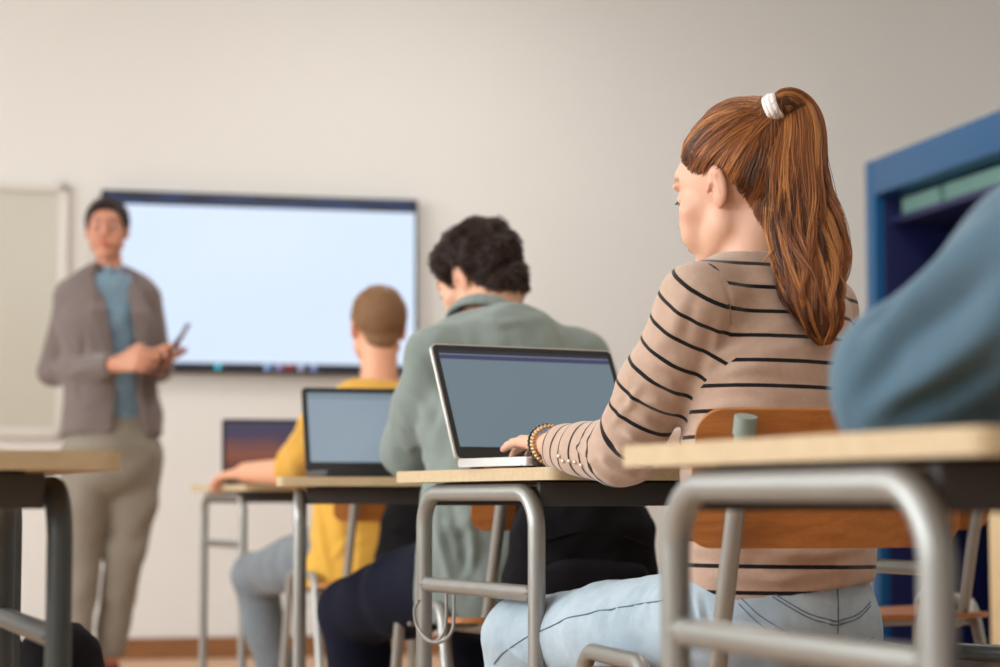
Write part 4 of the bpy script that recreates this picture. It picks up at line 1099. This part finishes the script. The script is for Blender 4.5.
# ================================================================== SHORT HAIR
def short_hair(V, Fc, R, o, sc, par, ys, zs, thick, base_m, strand_m, n, length, curl, lump=.004, rad=.0006, seed=1, down=.5):
    mk = scalp_mask(V, R, o, sc, ys, zs); N = normals(V, Fc)
    q = loc(V, R, o, sc)
    off = np.clip(mk * .55, 0, 1) ; off = thick * (1 - np.exp(-off / thick * 1.6)) + wav(V, 42, seed)[:, None][:, 0] * lump * np.clip(mk / .02, 0, 1)
    cap, cV, cF = cap_from(V, Fc, np.clip(mk, 0, 1), np.maximum(off, .0008), 'hair', base_m, par, .002)
    cN = normals(cV, cF); r = np.random.default_rng(seed); i = r.integers(0, len(cV), n); p = cV[i]; nn = cN[i]
    cm = scalp_mask(p, R, o, sc, ys, zs)
    c0 = R @ (np.array([0.01, -.035, .115]) * sc) + o; dn = p - c0; dn -= nn * (dn * nn).sum(1)[:, None]; dn /= np.maximum(np.linalg.norm(dn, axis=1), 1e-6)[:, None]
    sd = np.cross(nn, dn); m = 8; t = np.linspace(0, 1, m)[None, :, None]
    L = (length * (.5 + .7 * r.random(n)))[:, None, None]; ph = (wav(p, 60, seed + 2) * 2.2)[:, None, None]
    st = p[:, None] - nn[:, None] * .002 + nn[:, None] * L * t * (1 - .45 * t) * .55 + dn[:, None] * L * t * down + sd[:, None] * L * curl * np.sin(t * 3.2 + ph) * t + r.normal(0, .0012, (n, 1, 3)) * t
    hair_obj('hair_strands', st, rad, strand_m, cap, .4); return cap
def leg_prims(S, hip, knee, ank, r, k=.02):
    S.chain([hip, hip * .5 + knee * .5, knee], r[:3], k); S.chain([knee, knee * .55 + ank * .45, ank], [r[2], r[3], r[4]], k)
def shoes(par, ank, F, R, mat, sc=1.0, nm='shoe'):
    for a in ank:
        S = SDF(.012); h = a * [1, 1, 0] + [0, 0, .045]; t_ = h + F * .15 * sc + [0, 0, -.011]
        S.ec(h - F * .03, h * .5 + t_ * .5, R, (.036, .045), (.044, .036)); S.ec(h * .5 + t_ * .5, t_, R, (.044, .036), (.038, .026)); S.cone(h, a, .038, .040)
        S.cut((0, 0, .004), (0, 0, -1)); sdf_obj(S, nm, .006, mat, par)

# ================================================================== BOY IN THE GREY-GREEN OVERSHIRT
B2 = empty('person', (.05, 4.05, 0), math.radians(18)); tag(B2, 'dark-haired boy in grey-green overshirt and navy trousers seen from behind', 'person')
F, R = frame(20)
hip = P(512, 0, 4.05); hip[2] = .53
ch = P(508, 420, 4.12); up = P(503, 352, 4.18); nk = P(487, 322, 4.22)
SL, SR = P(440, 360, 4.10), P(574, 360, 4.26); EL, ER = P(411, 448, 4.18), P(622, 452, 4.36); WL, WR = P(452, 468, 4.42), P(560, 468, 4.50)
WL[2] = WR[2] = DT + .035; EL[2] = max(EL[2], DT - .01)
hR = rot3(52, 26, -4); ho = P(480, 279, 4.28); hs = .90
S = SDF(.012); head_prims(S, hR, ho, hs); w = lambda p: hR @ (np.array(p) * hs) + ho
S.cone(w((0, -.03, -.05)), nk + [0, 0, .0], .056, .058, k=.02)
S.body([(nk + [0, 0, -.07], .07, .05), (up, .13, .075), (ch, .14, .09), (hip, .14, .10)], R, k=.02)
S.chain([SL, EL, WL], [.042, .035, .026]); S.chain([SR, ER, WR], [.042, .035, .026])
kL = P(352, 612, 4.42); kR = kL + np.array([.26, .12, .0]); aL = kL + np.array([.05, .02, -.36]); aR = kR + np.array([.03, .05, -.36]); aL[2] = aR[2] = .08
hL, hRt = hip - R * .09, hip + R * .09
leg_prims(S, hL, kL, aL, [.06, .06, .045, .04, .03]); leg_prims(S, hRt, kR, aR, [.06, .06, .045, .04, .03])
hand_prims(S, WL, nv(np.array([.35, .93, 0])), nv(np.array([.93, -.35, 0])), [(14, 18)] * 4, 5, 1.0, (40, 20), 1)
hand_prims(S, WR, nv(np.array([-.45, .9, 0])), -nv(np.array([.9, .45, 0])), [(14, 18)] * 4, 5, 1.0, (40, 20), -1)
V, Fc = S.mesh(.0034, smooth=1); me = np_mesh(V, Fc); set_attr(me, 'redness', red_attr(V, hR, ho, hs)); set_attr(me, 'brow', brow_attr(V, hR, ho, hs))
m_skin2 = skin_mat('light_olive_skin', (214, 166, 138), brow=(40, 26, 20)); link('body', me, m_skin2, B2); eyes(hR, ho, hs, B2, lid=.6)
short_hair(V, Fc, hR, ho, hs, B2, [-.12, -.09, -.06, -.03, -.012, .01, .03, .05, .065, .085, .1], [-.082, -.082, -.065, -.035, .02, .034, .0, .012, .045, .068, .075], .0135,
           cloth('dark_brown_hair', (34, 22, 18), .35, 260, .55, 0), hairmat('dark_hair_strand', (56, 36, 28), .35, .45), 5200, .022, .55, .0034, .0008, 3)
m_shirt = cloth('grey_green_twill', (122, 132, 127), .09, 800, .9, .15)
S = SDF(.02)
S.body([(hip + [0, 0, -.085], .190, .150), (hip + [0, 0, .08], .168, .130), (ch, .168, .125), (up + [0, 0, -.01], .150, .10), (nk + [0, 0, -.05], .085, .07)], R, k=.04)
S.cone(nk + [0, 0, -.05], SL, .062, .062, k=.04); S.cone(nk + [0, 0, -.05], SR, .062, .062, k=.04)
S.chain([SL, SL * .5 + EL * .5 + [0, 0, -.01], EL], [.066, .062, .060], k=.02); S.chain([EL, WL], [.058, .040], k=.015)
S.chain([SR, SR * .5 + ER * .5, ER], [.066, .062, .060], k=.02); S.chain([ER, WR], [.058, .040], k=.015)
S.cone(P(452, 500, 4.0), P(446, 588, 3.98), .045, .040, k=.05)
for q, b in ((WL, EL), (WR, ER)): S.cut_near(q - nv(q - b) * .01, nv(q - b), q, .07)
S.cut(nk + [0, 0, -.002], nv(w((0, -.02, .1)) - nk), k=.006); S.cut(hip + [0, 0, -.09], (0, 0, -1))
V, Fc = S.mesh(.0055, smooth=1); N = normals(V, Fc)
fl = [([(402, 380), (420, 400), (436, 430)], .016, .008), ([(398, 405), (412, 425), (440, 452)], .014, .007), ([(425, 350), (440, 390), (436, 430)], .014, -.006), ([(392, 430), (410, 448), (430, 465)], .013, .007),
      ([(470, 330), (468, 400), (474, 460)], .016, .006), ([(510, 330), (520, 400), (515, 460)], .016, -.004), ([(545, 335), (560, 400), (565, 450)], .018, .005), ([(590, 370), (598, 400), (606, 440)], .014, .006),
      ([(435, 500), (440, 540), (452, 590)], .014, .010), ([(452, 500), (462, 545), (470, 590)], .013, -.009), ([(470, 505), (474, 550), (462, 595)], .012, .009), ([(440, 520), (455, 530), (475, 518)], .014, .006), ([(476, 318), (500, 326), (525, 320)], .012, .004)]
V = pfolds(V, Fc, N, fl); V = V + N * (wav(V, 12, 3)[:, None] * .004 + wav(V, 30, 7)[:, None] * .0012); sh = link('overshirt', np_mesh(V, Fc), m_shirt, B2)
# collar: a folded band round the neck
S = SDF(.006); na = nv(w((0, -.03, -.03)) - nk); cc = nk + na * .012; n = 22; hx_ = nv(np.cross(F, na)); fx_ = np.cross(na, hx_); ring = []
for k in range(n + 1):
    a = math.radians(-20 + 320 * k / n - 50); ring.append(cc + hx_ * math.cos(a) * .072 - fx_ * math.sin(a) * .064 + na * (-.004 + .006 * math.sin(a)))
for a, b in zip(ring[:-1], ring[1:]):
    o1 = nv((a + b) / 2 - cc); S.ec(a, b, nv(na * .75 + (-o1) * .55), (.023, .0075), (.023, .0075), k=.004)
V, Fc = S.mesh(.004, smooth=2); link('collar', np_mesh(V, Fc), m_shirt, sh)
m_navy_c = cloth('navy_trousers_cloth', (14, 17, 34), .15, 800, .95, 0.0)
S = SDF(.02); S.body([(hip + [0, 0, .06], .15, .11), (hip, .165, .125)], R, k=.03)
leg_prims(S, hL, kL, aL + [0, 0, .03], [.10, .086, .070, .066, .060]); leg_prims(S, hRt, kR, aR + [0, 0, .03], [.10, .086, .070, .066, .060])
for a in (aL, aR): S.cut_near(a + [0, 0, .03], (0, 0, -1), a, .1)
sdf_obj(S, 'trousers', .007, m_navy_c, B2, 2, lambda V, N: V + N * (wav(V, 9, 5)[:, None] * .003)); shoes(B2, (aL, aR), F, R, m_white)

# ================================================================== BOY IN THE YELLOW T-SHIRT
B1 = empty('person', (-.33, 5.62, 0), math.radians(15)); tag(B1, 'boy with cropped light brown hair in yellow t-shirt and grey jeans', 'person')
F, R = frame(18)
hip = P(374, 0, 5.62); hip[2] = .53; ch = P(376, 450, 5.74); up = P(376, 410, 5.80); nk = P(379, 384, 5.84)
SL, SR = P(328, 414, 5.80), P(426, 416, 5.90); EL, ER = P(293, 468, 6.08), P(446, 474, 6.2); WL, WR = P(246, 474, 6.30), P(330, 474, 6.45)
for q in (EL, ER): q[2] = DT + .035
WL[2] = WR[2] = DT + .028
hR = rot3(14, 6, 2); ho = P(378, 329, 5.88); hs = .94
S = SDF(.012); head_prims(S, hR, ho, hs); w = lambda p: hR @ (np.array(p) * hs) + ho
S.cone(w((0, -.025, -.05)), nk, .050, .052, k=.015)
S.body([(nk + [0, 0, -.06], .06, .05), (up, .12, .07), (ch, .125, .08), (hip, .13, .09)], R, k=.02)
WL[2] += .008
S.chain([SL, EL, WL], [.042, .041, .031]); S.chain([SR, ER, WR], [.042, .041, .031])
kL = P(254, 575, 6.05); kR = kL + np.array([.24, .10, .0]); aL = P(282, 690, 6.08); aR = kR + np.array([.06, .03, -.36]); aL[2] = aR[2] = .08
hL, hRt = hip - R * .085, hip + R * .085
leg_prims(S, hL, kL, aL, [.06, .055, .042, .04, .03]); leg_prims(S, hRt, kR, aR, [.06, .055, .042, .04, .03])
hand_prims(S, WL, nv(P(222, 476, 6.42) - WL), nv(np.array([.85, .45, .1])), [(14, 22)] * 4, 5, 1.12, (40, 15), 1)
hand_prims(S, WR, nv(np.array([-.6, .8, 0])), -nv(np.array([.8, .6, 0])), [(10, 16)] * 4, 5, .98, (40, 15), -1)
V, Fc = S.mesh(.004, smooth=1); me = np_mesh(V, Fc); set_attr(me, 'redness', red_attr(V, hR, ho, hs)); set_attr(me, 'brow', brow_attr(V, hR, ho, hs))
m_skin3 = skin_mat('warm_skin', (216, 160, 130), brow=(110, 76, 50)); link('body', me, m_skin3, B1); eyes(hR, ho, hs, B1)
short_hair(V, Fc, hR, ho, hs, B1, [-.12, -.09, -.06, -.035, -.015, .01, .03, .05, .07, .09], [-.082, -.080, -.060, -.02, .02, .034, .012, .03, .062, .075], .009,
           cloth('light_brown_hair', (124, 92, 64), .3, 260, .6, 0), hairmat('light_brown_strand', (146, 110, 78), .4, .35), 3500, .011, .2, .0012, .0008, 5, .6)
m_yel = cloth('mustard_jersey', (208, 160, 66), .07, 800, .9, .15)
S = SDF(.02)
S.body([(hip + [-.01, 0, -.075], .185, .150), (hip + [0, 0, .10], .152, .118), (ch, .15, .108), (up, .135, .09), (nk + [0, 0, -.02], .066, .062)], R, k=.03)
S.cone(nk + [0, 0, -.03], SL, .055, .056, k=.03); S.cone(nk + [0, 0, -.03], SR, .055, .056, k=.03)
S.chain([SL, EL], [.062, .062], k=.02); S.chain([SR, ER], [.062, .062], k=.02)
for a, b in ((SL, EL), (SR, ER)): S.cut_near(b - nv(b - a) * .01, nv(b - a), b, .1); S.cone(b - nv(b - a) * .03, b + nv(b - a) * .03, .045, .052, k=.003, op='-')
S.cut(nk + [0, 0, .006], (0, 0, 1), k=.004); S.cut(hip + [0, 0, -.085], (0, 0, -1))
V, Fc = S.mesh(.0065, smooth=1); N = normals(V, Fc)
V = pfolds(V, Fc, N, [([(300, 425), (292, 440), (280, 455)], .016, .006), ([(318, 500), (322, 540), (330, 585)], .016, .009), ([(345, 500), (350, 540), (352, 585)], .016, -.008), ([(330, 560), (345, 545), (365, 540)], .014, .006)])
V = V + N * (wav(V, 14, 3)[:, None] * .0035); link('t_shirt', np_mesh(V, Fc), m_yel, B1)
m_gj = denim('grey_blue_denim', (132, 140, 146), (98, 106, 112))
S = SDF(.02); S.body([(hip + [0, 0, .06], .14, .10), (hip, .155, .115)], R, k=.03)
leg_prims(S, hL, kL, aL + [0, 0, .03], [.09, .078, .062, .060, .055]); leg_prims(S, hRt, kR, aR + [0, 0, .03], [.09, .078, .062, .060, .055])
for a in (aL, aR): S.cut_near(a + [0, 0, .03], (0, 0, -1), a, .1)
sdf_obj(S, 'jeans', .007, m_gj, B1, 2, lambda V, N: V + N * (wav(V, 9, 5)[:, None] * .003)); shoes(B1, (aL, aR), F, R, m_white)

backpack((P(40, 0, 3.3)[0], 3.40, .235), 40, .26, .42, .15, m_bagk, m_bagk, 'black bag standing on the floor beside the left foreground desk')
# ================================================================== THE TEACHER
TD = 7.15
T1 = empty('person', (P(108, 0, TD)[0], TD, 0), math.radians(155)); tag(T1, 'standing woman in taupe blazer, blue denim shirt and beige trousers by the display', 'person')
# she faces the room, turned a little to the right of the picture
a_ = math.radians(24); F = np.array([math.sin(a_), -math.cos(a_), 0]); R = np.array([-math.cos(a_), -math.sin(a_), 0])  # her right is at the picture's left
hip = P(112, 448, TD); waist_ = P(110, 395, TD); ch = P(107, 325, TD); up = P(107, 292, TD); nk = P(110, 271, TD)
SR, SL = P(72, 297, TD - .02), P(143, 297, TD + .05)
ER, EL = P(54, 372, TD + .03), P(158, 368, TD + .10)
WR, WL = P(118, 364, TD - .22), P(162, 360, TD - .14)
hR = np.stack([-np.array([math.cos(math.radians(6)), math.sin(math.radians(6)), 0]), np.array([math.sin(math.radians(6)), -math.cos(math.radians(6)), 0]), UP], 1); ho = P(107, 231, TD - .02); hs = .90
S = SDF(.012); head_prims(S, hR, ho, hs, female=True); w = lambda p: hR @ (np.array(p) * hs) + ho
S.cone(w((0, -.02, -.05)), nk, .043, .045, k=.012); S.body([(nk + [0, 0, -.06], .06, .05), (up, .12, .07), (ch, .125, .08), (waist_, .11, .075), (hip, .13, .09)], R, k=.02)
S.chain([SR, ER, WR], [.04, .034, .023]); S.chain([SL, EL, WL], [.04, .034, .023])
fz = lambda px, d, z: P(px, 0, d) * [1, 1, 0] + [0, 0, z]
hpR, hpL = hip + R * .085, hip - R * .085
kR_, kL_ = fz(89, TD - .02, .50), fz(133, TD + .04, .50); aR_, aL_ = fz(86, TD - .02, .09), fz(119, TD + .08, .09)
leg_prims(S, hpR, kR_, aR_, [.06, .055, .042, .04, .028]); leg_prims(S, hpL, kL_, aL_, [.06, .055, .042, .04, .028])
# right hand closed over the left one, which holds a tablet
hdR = nv(P(150, 358, TD - .30) - WR); hand_prims(S, WR, hdR, nv(np.array([.1, .15, 1])), [(28, 34), (30, 38), (32, 40), (34, 42)], 3, 1.0, (35, 0), -1)
hdL = nv(P(166, 335, TD - .30) - WL); hand_prims(S, WL, hdL, nv(np.array([1.0, .2, .3])), [(22, 30), (24, 32), (26, 34), (28, 36)], 4, 1.0, (50, 10), -1)
V, Fc = S.mesh(.0045, smooth=1); me = np_mesh(V, Fc); set_attr(me, 'redness', red_attr(V, hR, ho, hs)); set_attr(me, 'brow', brow_attr(V, hR, ho, hs))
link('body', me, skin_mat('tanned_skin', (190, 134, 108), brow=(44, 28, 22)), T1); eyes(hR, ho, hs, T1, iris=(60, 40, 30))
short_hair(V, Fc, hR, ho, hs, T1, [-.12, -.09, -.06, -.03, -.012, .01, .03, .045, .06, .075, .09], [-.085, -.085, -.07, -.04, .02, .034, -.012, -.002, .03, .064, .08], .010,
           cloth('dark_hair', (34, 24, 22), .3, 260, .5, 0), hairmat('dark_brown_strand', (52, 36, 30), .35, .4), 2500, .010, .1, .0008, .0009, 7, .9)
S = SDF(.01); S.ell(w((0, -.115, .02)), (.036, .032, .034)); sdf_obj(S, 'hair_bun', .005, cloth('dark_hair_bun', (36, 25, 23), .3, 260, .5, 0), T1)
m_shd = cloth('blue_chambray', (112, 138, 156), .12, 700, .9, .1)
S = SDF(.02); S.body([(hip + [0, 0, .01], .140, .100), (waist_, .128, .095), (ch, .138, .104), (up, .125, .085), (nk + [0, 0, -.02], .056, .054)], R, k=.03)
S.cone(nk + [0, 0, -.03], SL, .05, .045, k=.03); S.cone(nk + [0, 0, -.03], SR, .05, .045, k=.03); S.cut(nk + [0, 0, .0], nv(UP + F * .25), k=.004); S.cut(hip + [0, 0, -.01], (0, 0, -1))
so, V, Fc = sdf_obj(S, 'shirt', .006, m_shd, T1, 2, lambda V, N: V + N * (wav(V, 20, 5)[:, None] * .002)); sbv = bvh_of(V, Fc)
for k in range(7):
    p, n_ = nearest_on(sbv, nk * (1 - k / 7.5) + (hip + [0, 0, .03]) * (k / 7.5) + F * .16 + [0, 0, -.02]); bm = bmesh.new(); ball(bm, p + n_ * .001, .0045, 10); link('button', bm_mesh(bm), m_alu, so)
for s in (-1, 1): # collar points
    S = SDF(.004); a0 = nk + F * .05 + [0, 0, -.008]; S.ec(a0 + R * s * .012, a0 + R * s * .055 - F * .045 + [0, 0, .012], UP, (.018, .006), (.016, .006)); S.cone(a0 + R * s * .014, a0 + R * s * .034 + [0, 0, -.03] + F * .010, .012, .005, k=.01)
    sdf_obj(S, 'shirt_collar', .004, m_shd, so)
m_blz = cloth('taupe_wool', (112, 101, 98), .1, 600, .9, .2)
S = SDF(.02); S.body([(hip + [0, 0, -.0], .185, .130), (hip + [0, 0, .10], .165, .120), (waist_ + [0, 0, .03], .152, .115), (ch, .162, .122), (up, .148, .10), (nk + [0, 0, -.035], .082, .068)], R, k=.03)
S.cone(nk + [0, 0, -.045], SL, .056, .058, k=.03); S.cone(nk + [0, 0, -.045], SR, .056, .058, k=.03)
S.chain([SR, ER, WR - nv(WR - ER) * .03], [.062, .052, .040], k=.018); S.chain([SL, EL, WL - nv(WL - EL) * .03], [.060, .050, .040], k=.018)
for q, b in ((WR, ER), (WL, EL)): S.cut_near(q - nv(q - b) * .03, nv(q - b), q, .06)
# the open front shows the shirt
S.cone(nk + F * .02 + [0, 0, .05], nk + F * .10 + [0, 0, -.03], .05, .05, k=.004, op='-')
S.ec(nk + F * .11 - R * .012 + [0, 0, -.02], waist_ + F * .15 - R * .035, R, (.088, .11), (.044, .09), k=.004, op='-'); S.ec(waist_ + F * .15 - R * .035, hip + F * .16 - R * .05 + [0, 0, -.25], R, (.042, .10), (.13, .12), k=.004, op='-')
S.cut(hip + [0, 0, .04], nv(np.array([0, 0, -1]) + F * .05), k=.004)
V, Fc = S.mesh(.0065, smooth=1); N = normals(V, Fc)
V = pfolds(V, Fc, N, [([(60, 330), (70, 345), (85, 352)], .02, .007), ([(50, 365), (62, 372), (80, 380)], .016, .008), ([(58, 385), (75, 372), (95, 366)], .014, .006), ([(86, 300), (84, 350), (80, 400)], .016, -.007), ([(72, 395), (85, 405), (100, 400)], .018, .006), ([(146, 310), (150, 345), (152, 380)], .014, -.005)])
V = V + N * wav(V, 14, 2)[:, None] * .003; bz = link('blazer', np_mesh(V, Fc), m_blz, T1); bbv = bvh_of(V, Fc)
for s in (-1, 1): # lapels
    S = SDF(.006); a = nk + R * s * .050 + F * .03 + [0, 0, -.0]; b = ch - R * .015 + R * s * .074 + F * .115 + [0, 0, .035]; c = waist_ + R * (s * .046 - .03) + F * .128 + [0, 0, .05]
    S.ec(a, b, R, (.020, .008), (.034, .008)); S.ec(b, c, R, (.034, .008), (.010, .007)); sdf_obj(S, 'lapel', .005, m_blz, bz)
m_tr = cloth('beige_trousers_cloth', (134, 126, 114), .08, 600, .9, .1)
S = SDF(.02); S.body([(hip + [0, 0, .085], .125, .095), (hip, .160, .118), (hip + [0, 0, -.07], .165, .118)], R, k=.03)
leg_prims(S, hpR + [0, 0, -.04], kR_, aR_ + [0, 0, .05], [.092, .086, .070, .060, .052]); leg_prims(S, hpL + [0, 0, -.04], kL_, aL_ + [0, 0, .05], [.092, .086, .070, .060, .052])
for q in (aR_, aL_): S.cut_near(q + [0, 0, .045], (0, 0, -1), q, .1)
sdf_obj(S, 'trousers', .0065, m_tr, T1, 2, lambda V, N: V + N * (wav(V, 14, 5)[:, None] * .004)); m_red = simple('burgundy_leather', (120, 44, 36), .35); shoes(T1, (aR_, aL_), F, R, m_red, .95)
# tablet she holds
tc = P(172, 350, TD - .24); td = nv(P(191, 325, TD - .30) - P(158, 374, TD - .20)); e = empty('tablet', tc); tag(e, 'tablet computer in a dark red cover held by the standing woman', 'tablet')
tx = np.array([.30, -.92, .1]); tx = nv(tx - td * (tx @ td)); tn = np.cross(tx, td); X = Matrix([[tx[i], td[i], tn[i], tc[i]] for i in range(3)] + [[0, 0, 0, 1]])
for nm, w_, h_, z0, z1, mt in (('cover', .108, .190, -.006, .0, simple('dark_red_cover', (110, 48, 48), .6)), ('slab', .102, .184, .0, .007, m_black), ('glass', .094, .172, .007, .0076, simple('tablet_glass', (40, 52, 44), .1))):
    bm = bmesh.new(); panel(bm, rrect(w_, h_, .009), z0, z1, X); auto_smooth(link(nm, bm_mesh(bm), mt, e))

# ================================================================== PERSON IN THE BLUE SHIRT, RIGHT FOREGROUND
P5 = empty('person', (.70, 1.22, 0), math.radians(22)); tag(P5, 'person in blue shirt leaning an elbow on the right foreground desk', 'person')
F, R = frame(22)
hip = np.array([.70, 1.22, .53]); ch = np.array([.67, 1.29, .78]); up = np.array([.645, 1.36, .93]); nk = np.array([.635, 1.375, 1.01])
SL, SR = np.array([.475, 1.385, .905]), np.array([.80, 1.46, .93]); EL, ER = P(906, 378, 1.60), np.array([.90, 1.62, .77]); EL[2] = DT + .047
WL, WR = np.array([.46, 1.70, DT + .045]), np.array([.74, 1.76, DT + .03])
hR = rot3(20, 12, 0); ho = np.array([.622, 1.42, 1.16]); hs = 1.0
S = SDF(.012); head_prims(S, hR, ho, hs); w = lambda p: hR @ (np.array(p) * hs) + ho
S.cone(w((0, -.025, -.05)), nk, .055, .058, k=.015); S.body([(nk + [0, 0, -.06], .07, .05), (up, .13, .075), (ch, .135, .09), (hip, .14, .10)], R, k=.02)
S.chain([SL, EL, WL], [.042, .036, .026]); S.chain([SR, ER, WR], [.042, .036, .026])
kL, kR = np.array([.44, 1.58, .50]), np.array([.72, 1.66, .50]); aL, aR = np.array([.44, 1.56, .09]), np.array([.72, 1.64, .09])
kL = np.array([.56, 1.60, .50]); aL = np.array([.56, 1.58, .09]); hL, hRt = hip - R * .09, hip + R * .09
leg_prims(S, hL, kL, aL, [.06, .055, .042, .04, .03]); leg_prims(S, hRt, kR, aR, [.06, .055, .042, .04, .03])
hand_prims(S, WL, nv(np.array([.55, .8, 0])), nv(np.array([.8, -.55, 0])), [(16, 20)] * 4, 5, 1.0, (40, 20), 1)
hand_prims(S, WR, nv(np.array([-.6, .8, 0])), -nv(np.array([.8, .6, 0])), [(16, 20)] * 4, 5, 1.0, (40, 20), -1)
V, Fc = S.mesh(.0045, smooth=1); me = np_mesh(V, Fc); set_attr(me, 'redness', red_attr(V, hR, ho, hs)); set_attr(me, 'brow', brow_attr(V, hR, ho, hs)); link('body', me, m_skin2, P5); eyes(hR, ho, hs, P5)
short_hair(V, Fc, hR, ho, hs, P5, [-.12, -.09, -.06, -.035, -.015, .01, .03, .05, .07, .09], [-.062, -.062, -.045, -.02, .02, .034, .012, .03, .062, .075], .014,
           cloth('brown_hair', (70, 48, 34), .3, 260, .6, 0), hairmat('brown_strand', (90, 62, 44), .4, .35), 1500, .018, .3, .002, .0008, 9, .6)
m_bl = cloth('blue_chambray_shirt', (78, 103, 119), .10, 900, .9, .15, 12)
S = SDF(.02)
S.body([(hip + [0, 0, -.06], .17, .13), (hip + [0, 0, .10], .158, .12), (ch, .165, .122), (up, .145, .10), (nk + [0, 0, -.04], .08, .07)], R, k=.04)
S.cone(nk + [0, 0, -.045], SL, .06, .064, k=.04); S.cone(nk + [0, 0, -.045], SR, .06, .064, k=.04)
S.chain([SL, SL * .5 + EL * .5, EL], [.068, .062, .054], k=.03); S.chain([EL, EL * .5 + WL * .5, WL], [.052, .050, .036], k=.02)
S.chain([SR, ER, WR], [.066, .056, .036], k=.02); S.cone(EL + [-.006, 0, -.022], EL + [.06, .0, -.022], .046, .05, k=.02)
for q, b in ((WL, EL), (WR, ER)): S.cut_near(q - nv(q - b) * .01, nv(q - b), q, .07)
S.cut(nk + [0, 0, .004], (0, 0, 1), k=.006); S.cut(hip + [0, 0, -.085], (0, 0, -1)); S.cut_near((0, 0, DT + .0015), (0, 0, -1), EL, .16)
V, Fc = S.mesh(.005, smooth=1); N = normals(V, Fc)
V = pfolds(V, Fc, N, [([(860, 405), (900, 345), (960, 300), (1000, 270)], .016, -.010), ([(870, 415), (930, 375), (1000, 325)], .013, .008), ([(885, 418), (940, 395), (1000, 365)], .013, -.008), ([(850, 350), (880, 300), (925, 265)], .012, .006), ([(880, 330), (930, 280), (1000, 225)], .016, .007), ([(865, 330), (885, 310), (900, 300)], .010, -.006)])
V = V + N * wav(V, 12, 2)[:, None] * .0025; sh = link('shirt', np_mesh(V, Fc), m_bl, P5)
S = SDF(.02); S.body([(hip + [0, 0, .06], .15, .11), (hip, .165, .125)], R, k=.03)
leg_prims(S, hL, kL, aL + [0, 0, .03], [.095, .08, .066, .062, .056]); leg_prims(S, hRt, kR, aR + [0, 0, .03], [.095, .08, .066, .062, .056])
sdf_obj(S, 'trousers', .008, m_navy_c, P5, 2); shoes(P5, (aL, aR), F, R, m_white)
EXPO = -0.12
# ================================================================== LIGHT, WORLD, CAMERA
W = bpy.data.worlds.new('daylight'); SC.world = W; W.use_nodes = True
bg = W.node_tree.nodes['Background']; bg.inputs[0].default_value = (.82, .9, 1.0, 1); bg.inputs[1].default_value = 1.0
def area(name, loc, size, energy, color, direction):
    l = bpy.data.lights.new(name, 'AREA'); l.shape = 'RECTANGLE'; l.size, l.size_y = size; l.energy = energy; l.color = color
    o = bpy.data.objects.new(name, l); COL.objects.link(o)
    o.matrix_basis = Matrix.Translation(Vector(loc)) @ Vector(direction).to_track_quat('-Z', 'Z').to_matrix().to_4x4(); return o
for i, (y0, y1) in enumerate(WINS):
    area('window_daylight', RM(LX - .25, (y0 + y1) / 2, (WZ0 + WZ1) / 2), (WZ1 - WZ0, y1 - y0), (92, 132, 178, 90)[i], (.91, .965, 1.0), E1 * 1.0 + np.array([0, 0, -.12]))
for i, (x, y) in enumerate([(-1.7, 1.2), (1.7, 1.2), (-1.7, 4.2), (1.7, 4.2), (-1.7, 7.2), (1.7, 7.2)]):
    area('ceiling_lamp_light', RM(x, y, CH - .08), (.3, 1.2), (6, 8, 10, 26, 12, 36)[i], (1.0, .97, .93), (0, 0, -1))
cam = bpy.data.cameras.new('camera'); co = bpy.data.objects.new('camera', cam); COL.objects.link(co)
cam.sensor_width = 36; cam.lens = FPX / 1000 * 36; co.location = (0, 0, CAMH); co.rotation_euler = (math.pi / 2 + TH, 0, 0)
cam.clip_start = .05
cam.dof.use_dof = True; cam.dof.focus_distance = 2.78; cam.dof.aperture_fstop = 4.2; cam.dof.aperture_blades = 0
SC.camera = co
SC.view_settings.view_transform = 'Standard'; SC.view_settings.look = 'None'; SC.view_settings.gamma = 1.0; SC.view_settings.use_curve_mapping = False
SC.view_settings.exposure = EXPO
SC.cycles.use_denoising = True; SC.cycles.max_bounces = 8; SC.cycles.use_adaptive_sampling = True
try:
    SC.cycles.denoiser = 'OPENIMAGEDENOISE'; SC.cycles.denoising_input_passes = 'RGB_ALBEDO_NORMAL'
except Exception: pass
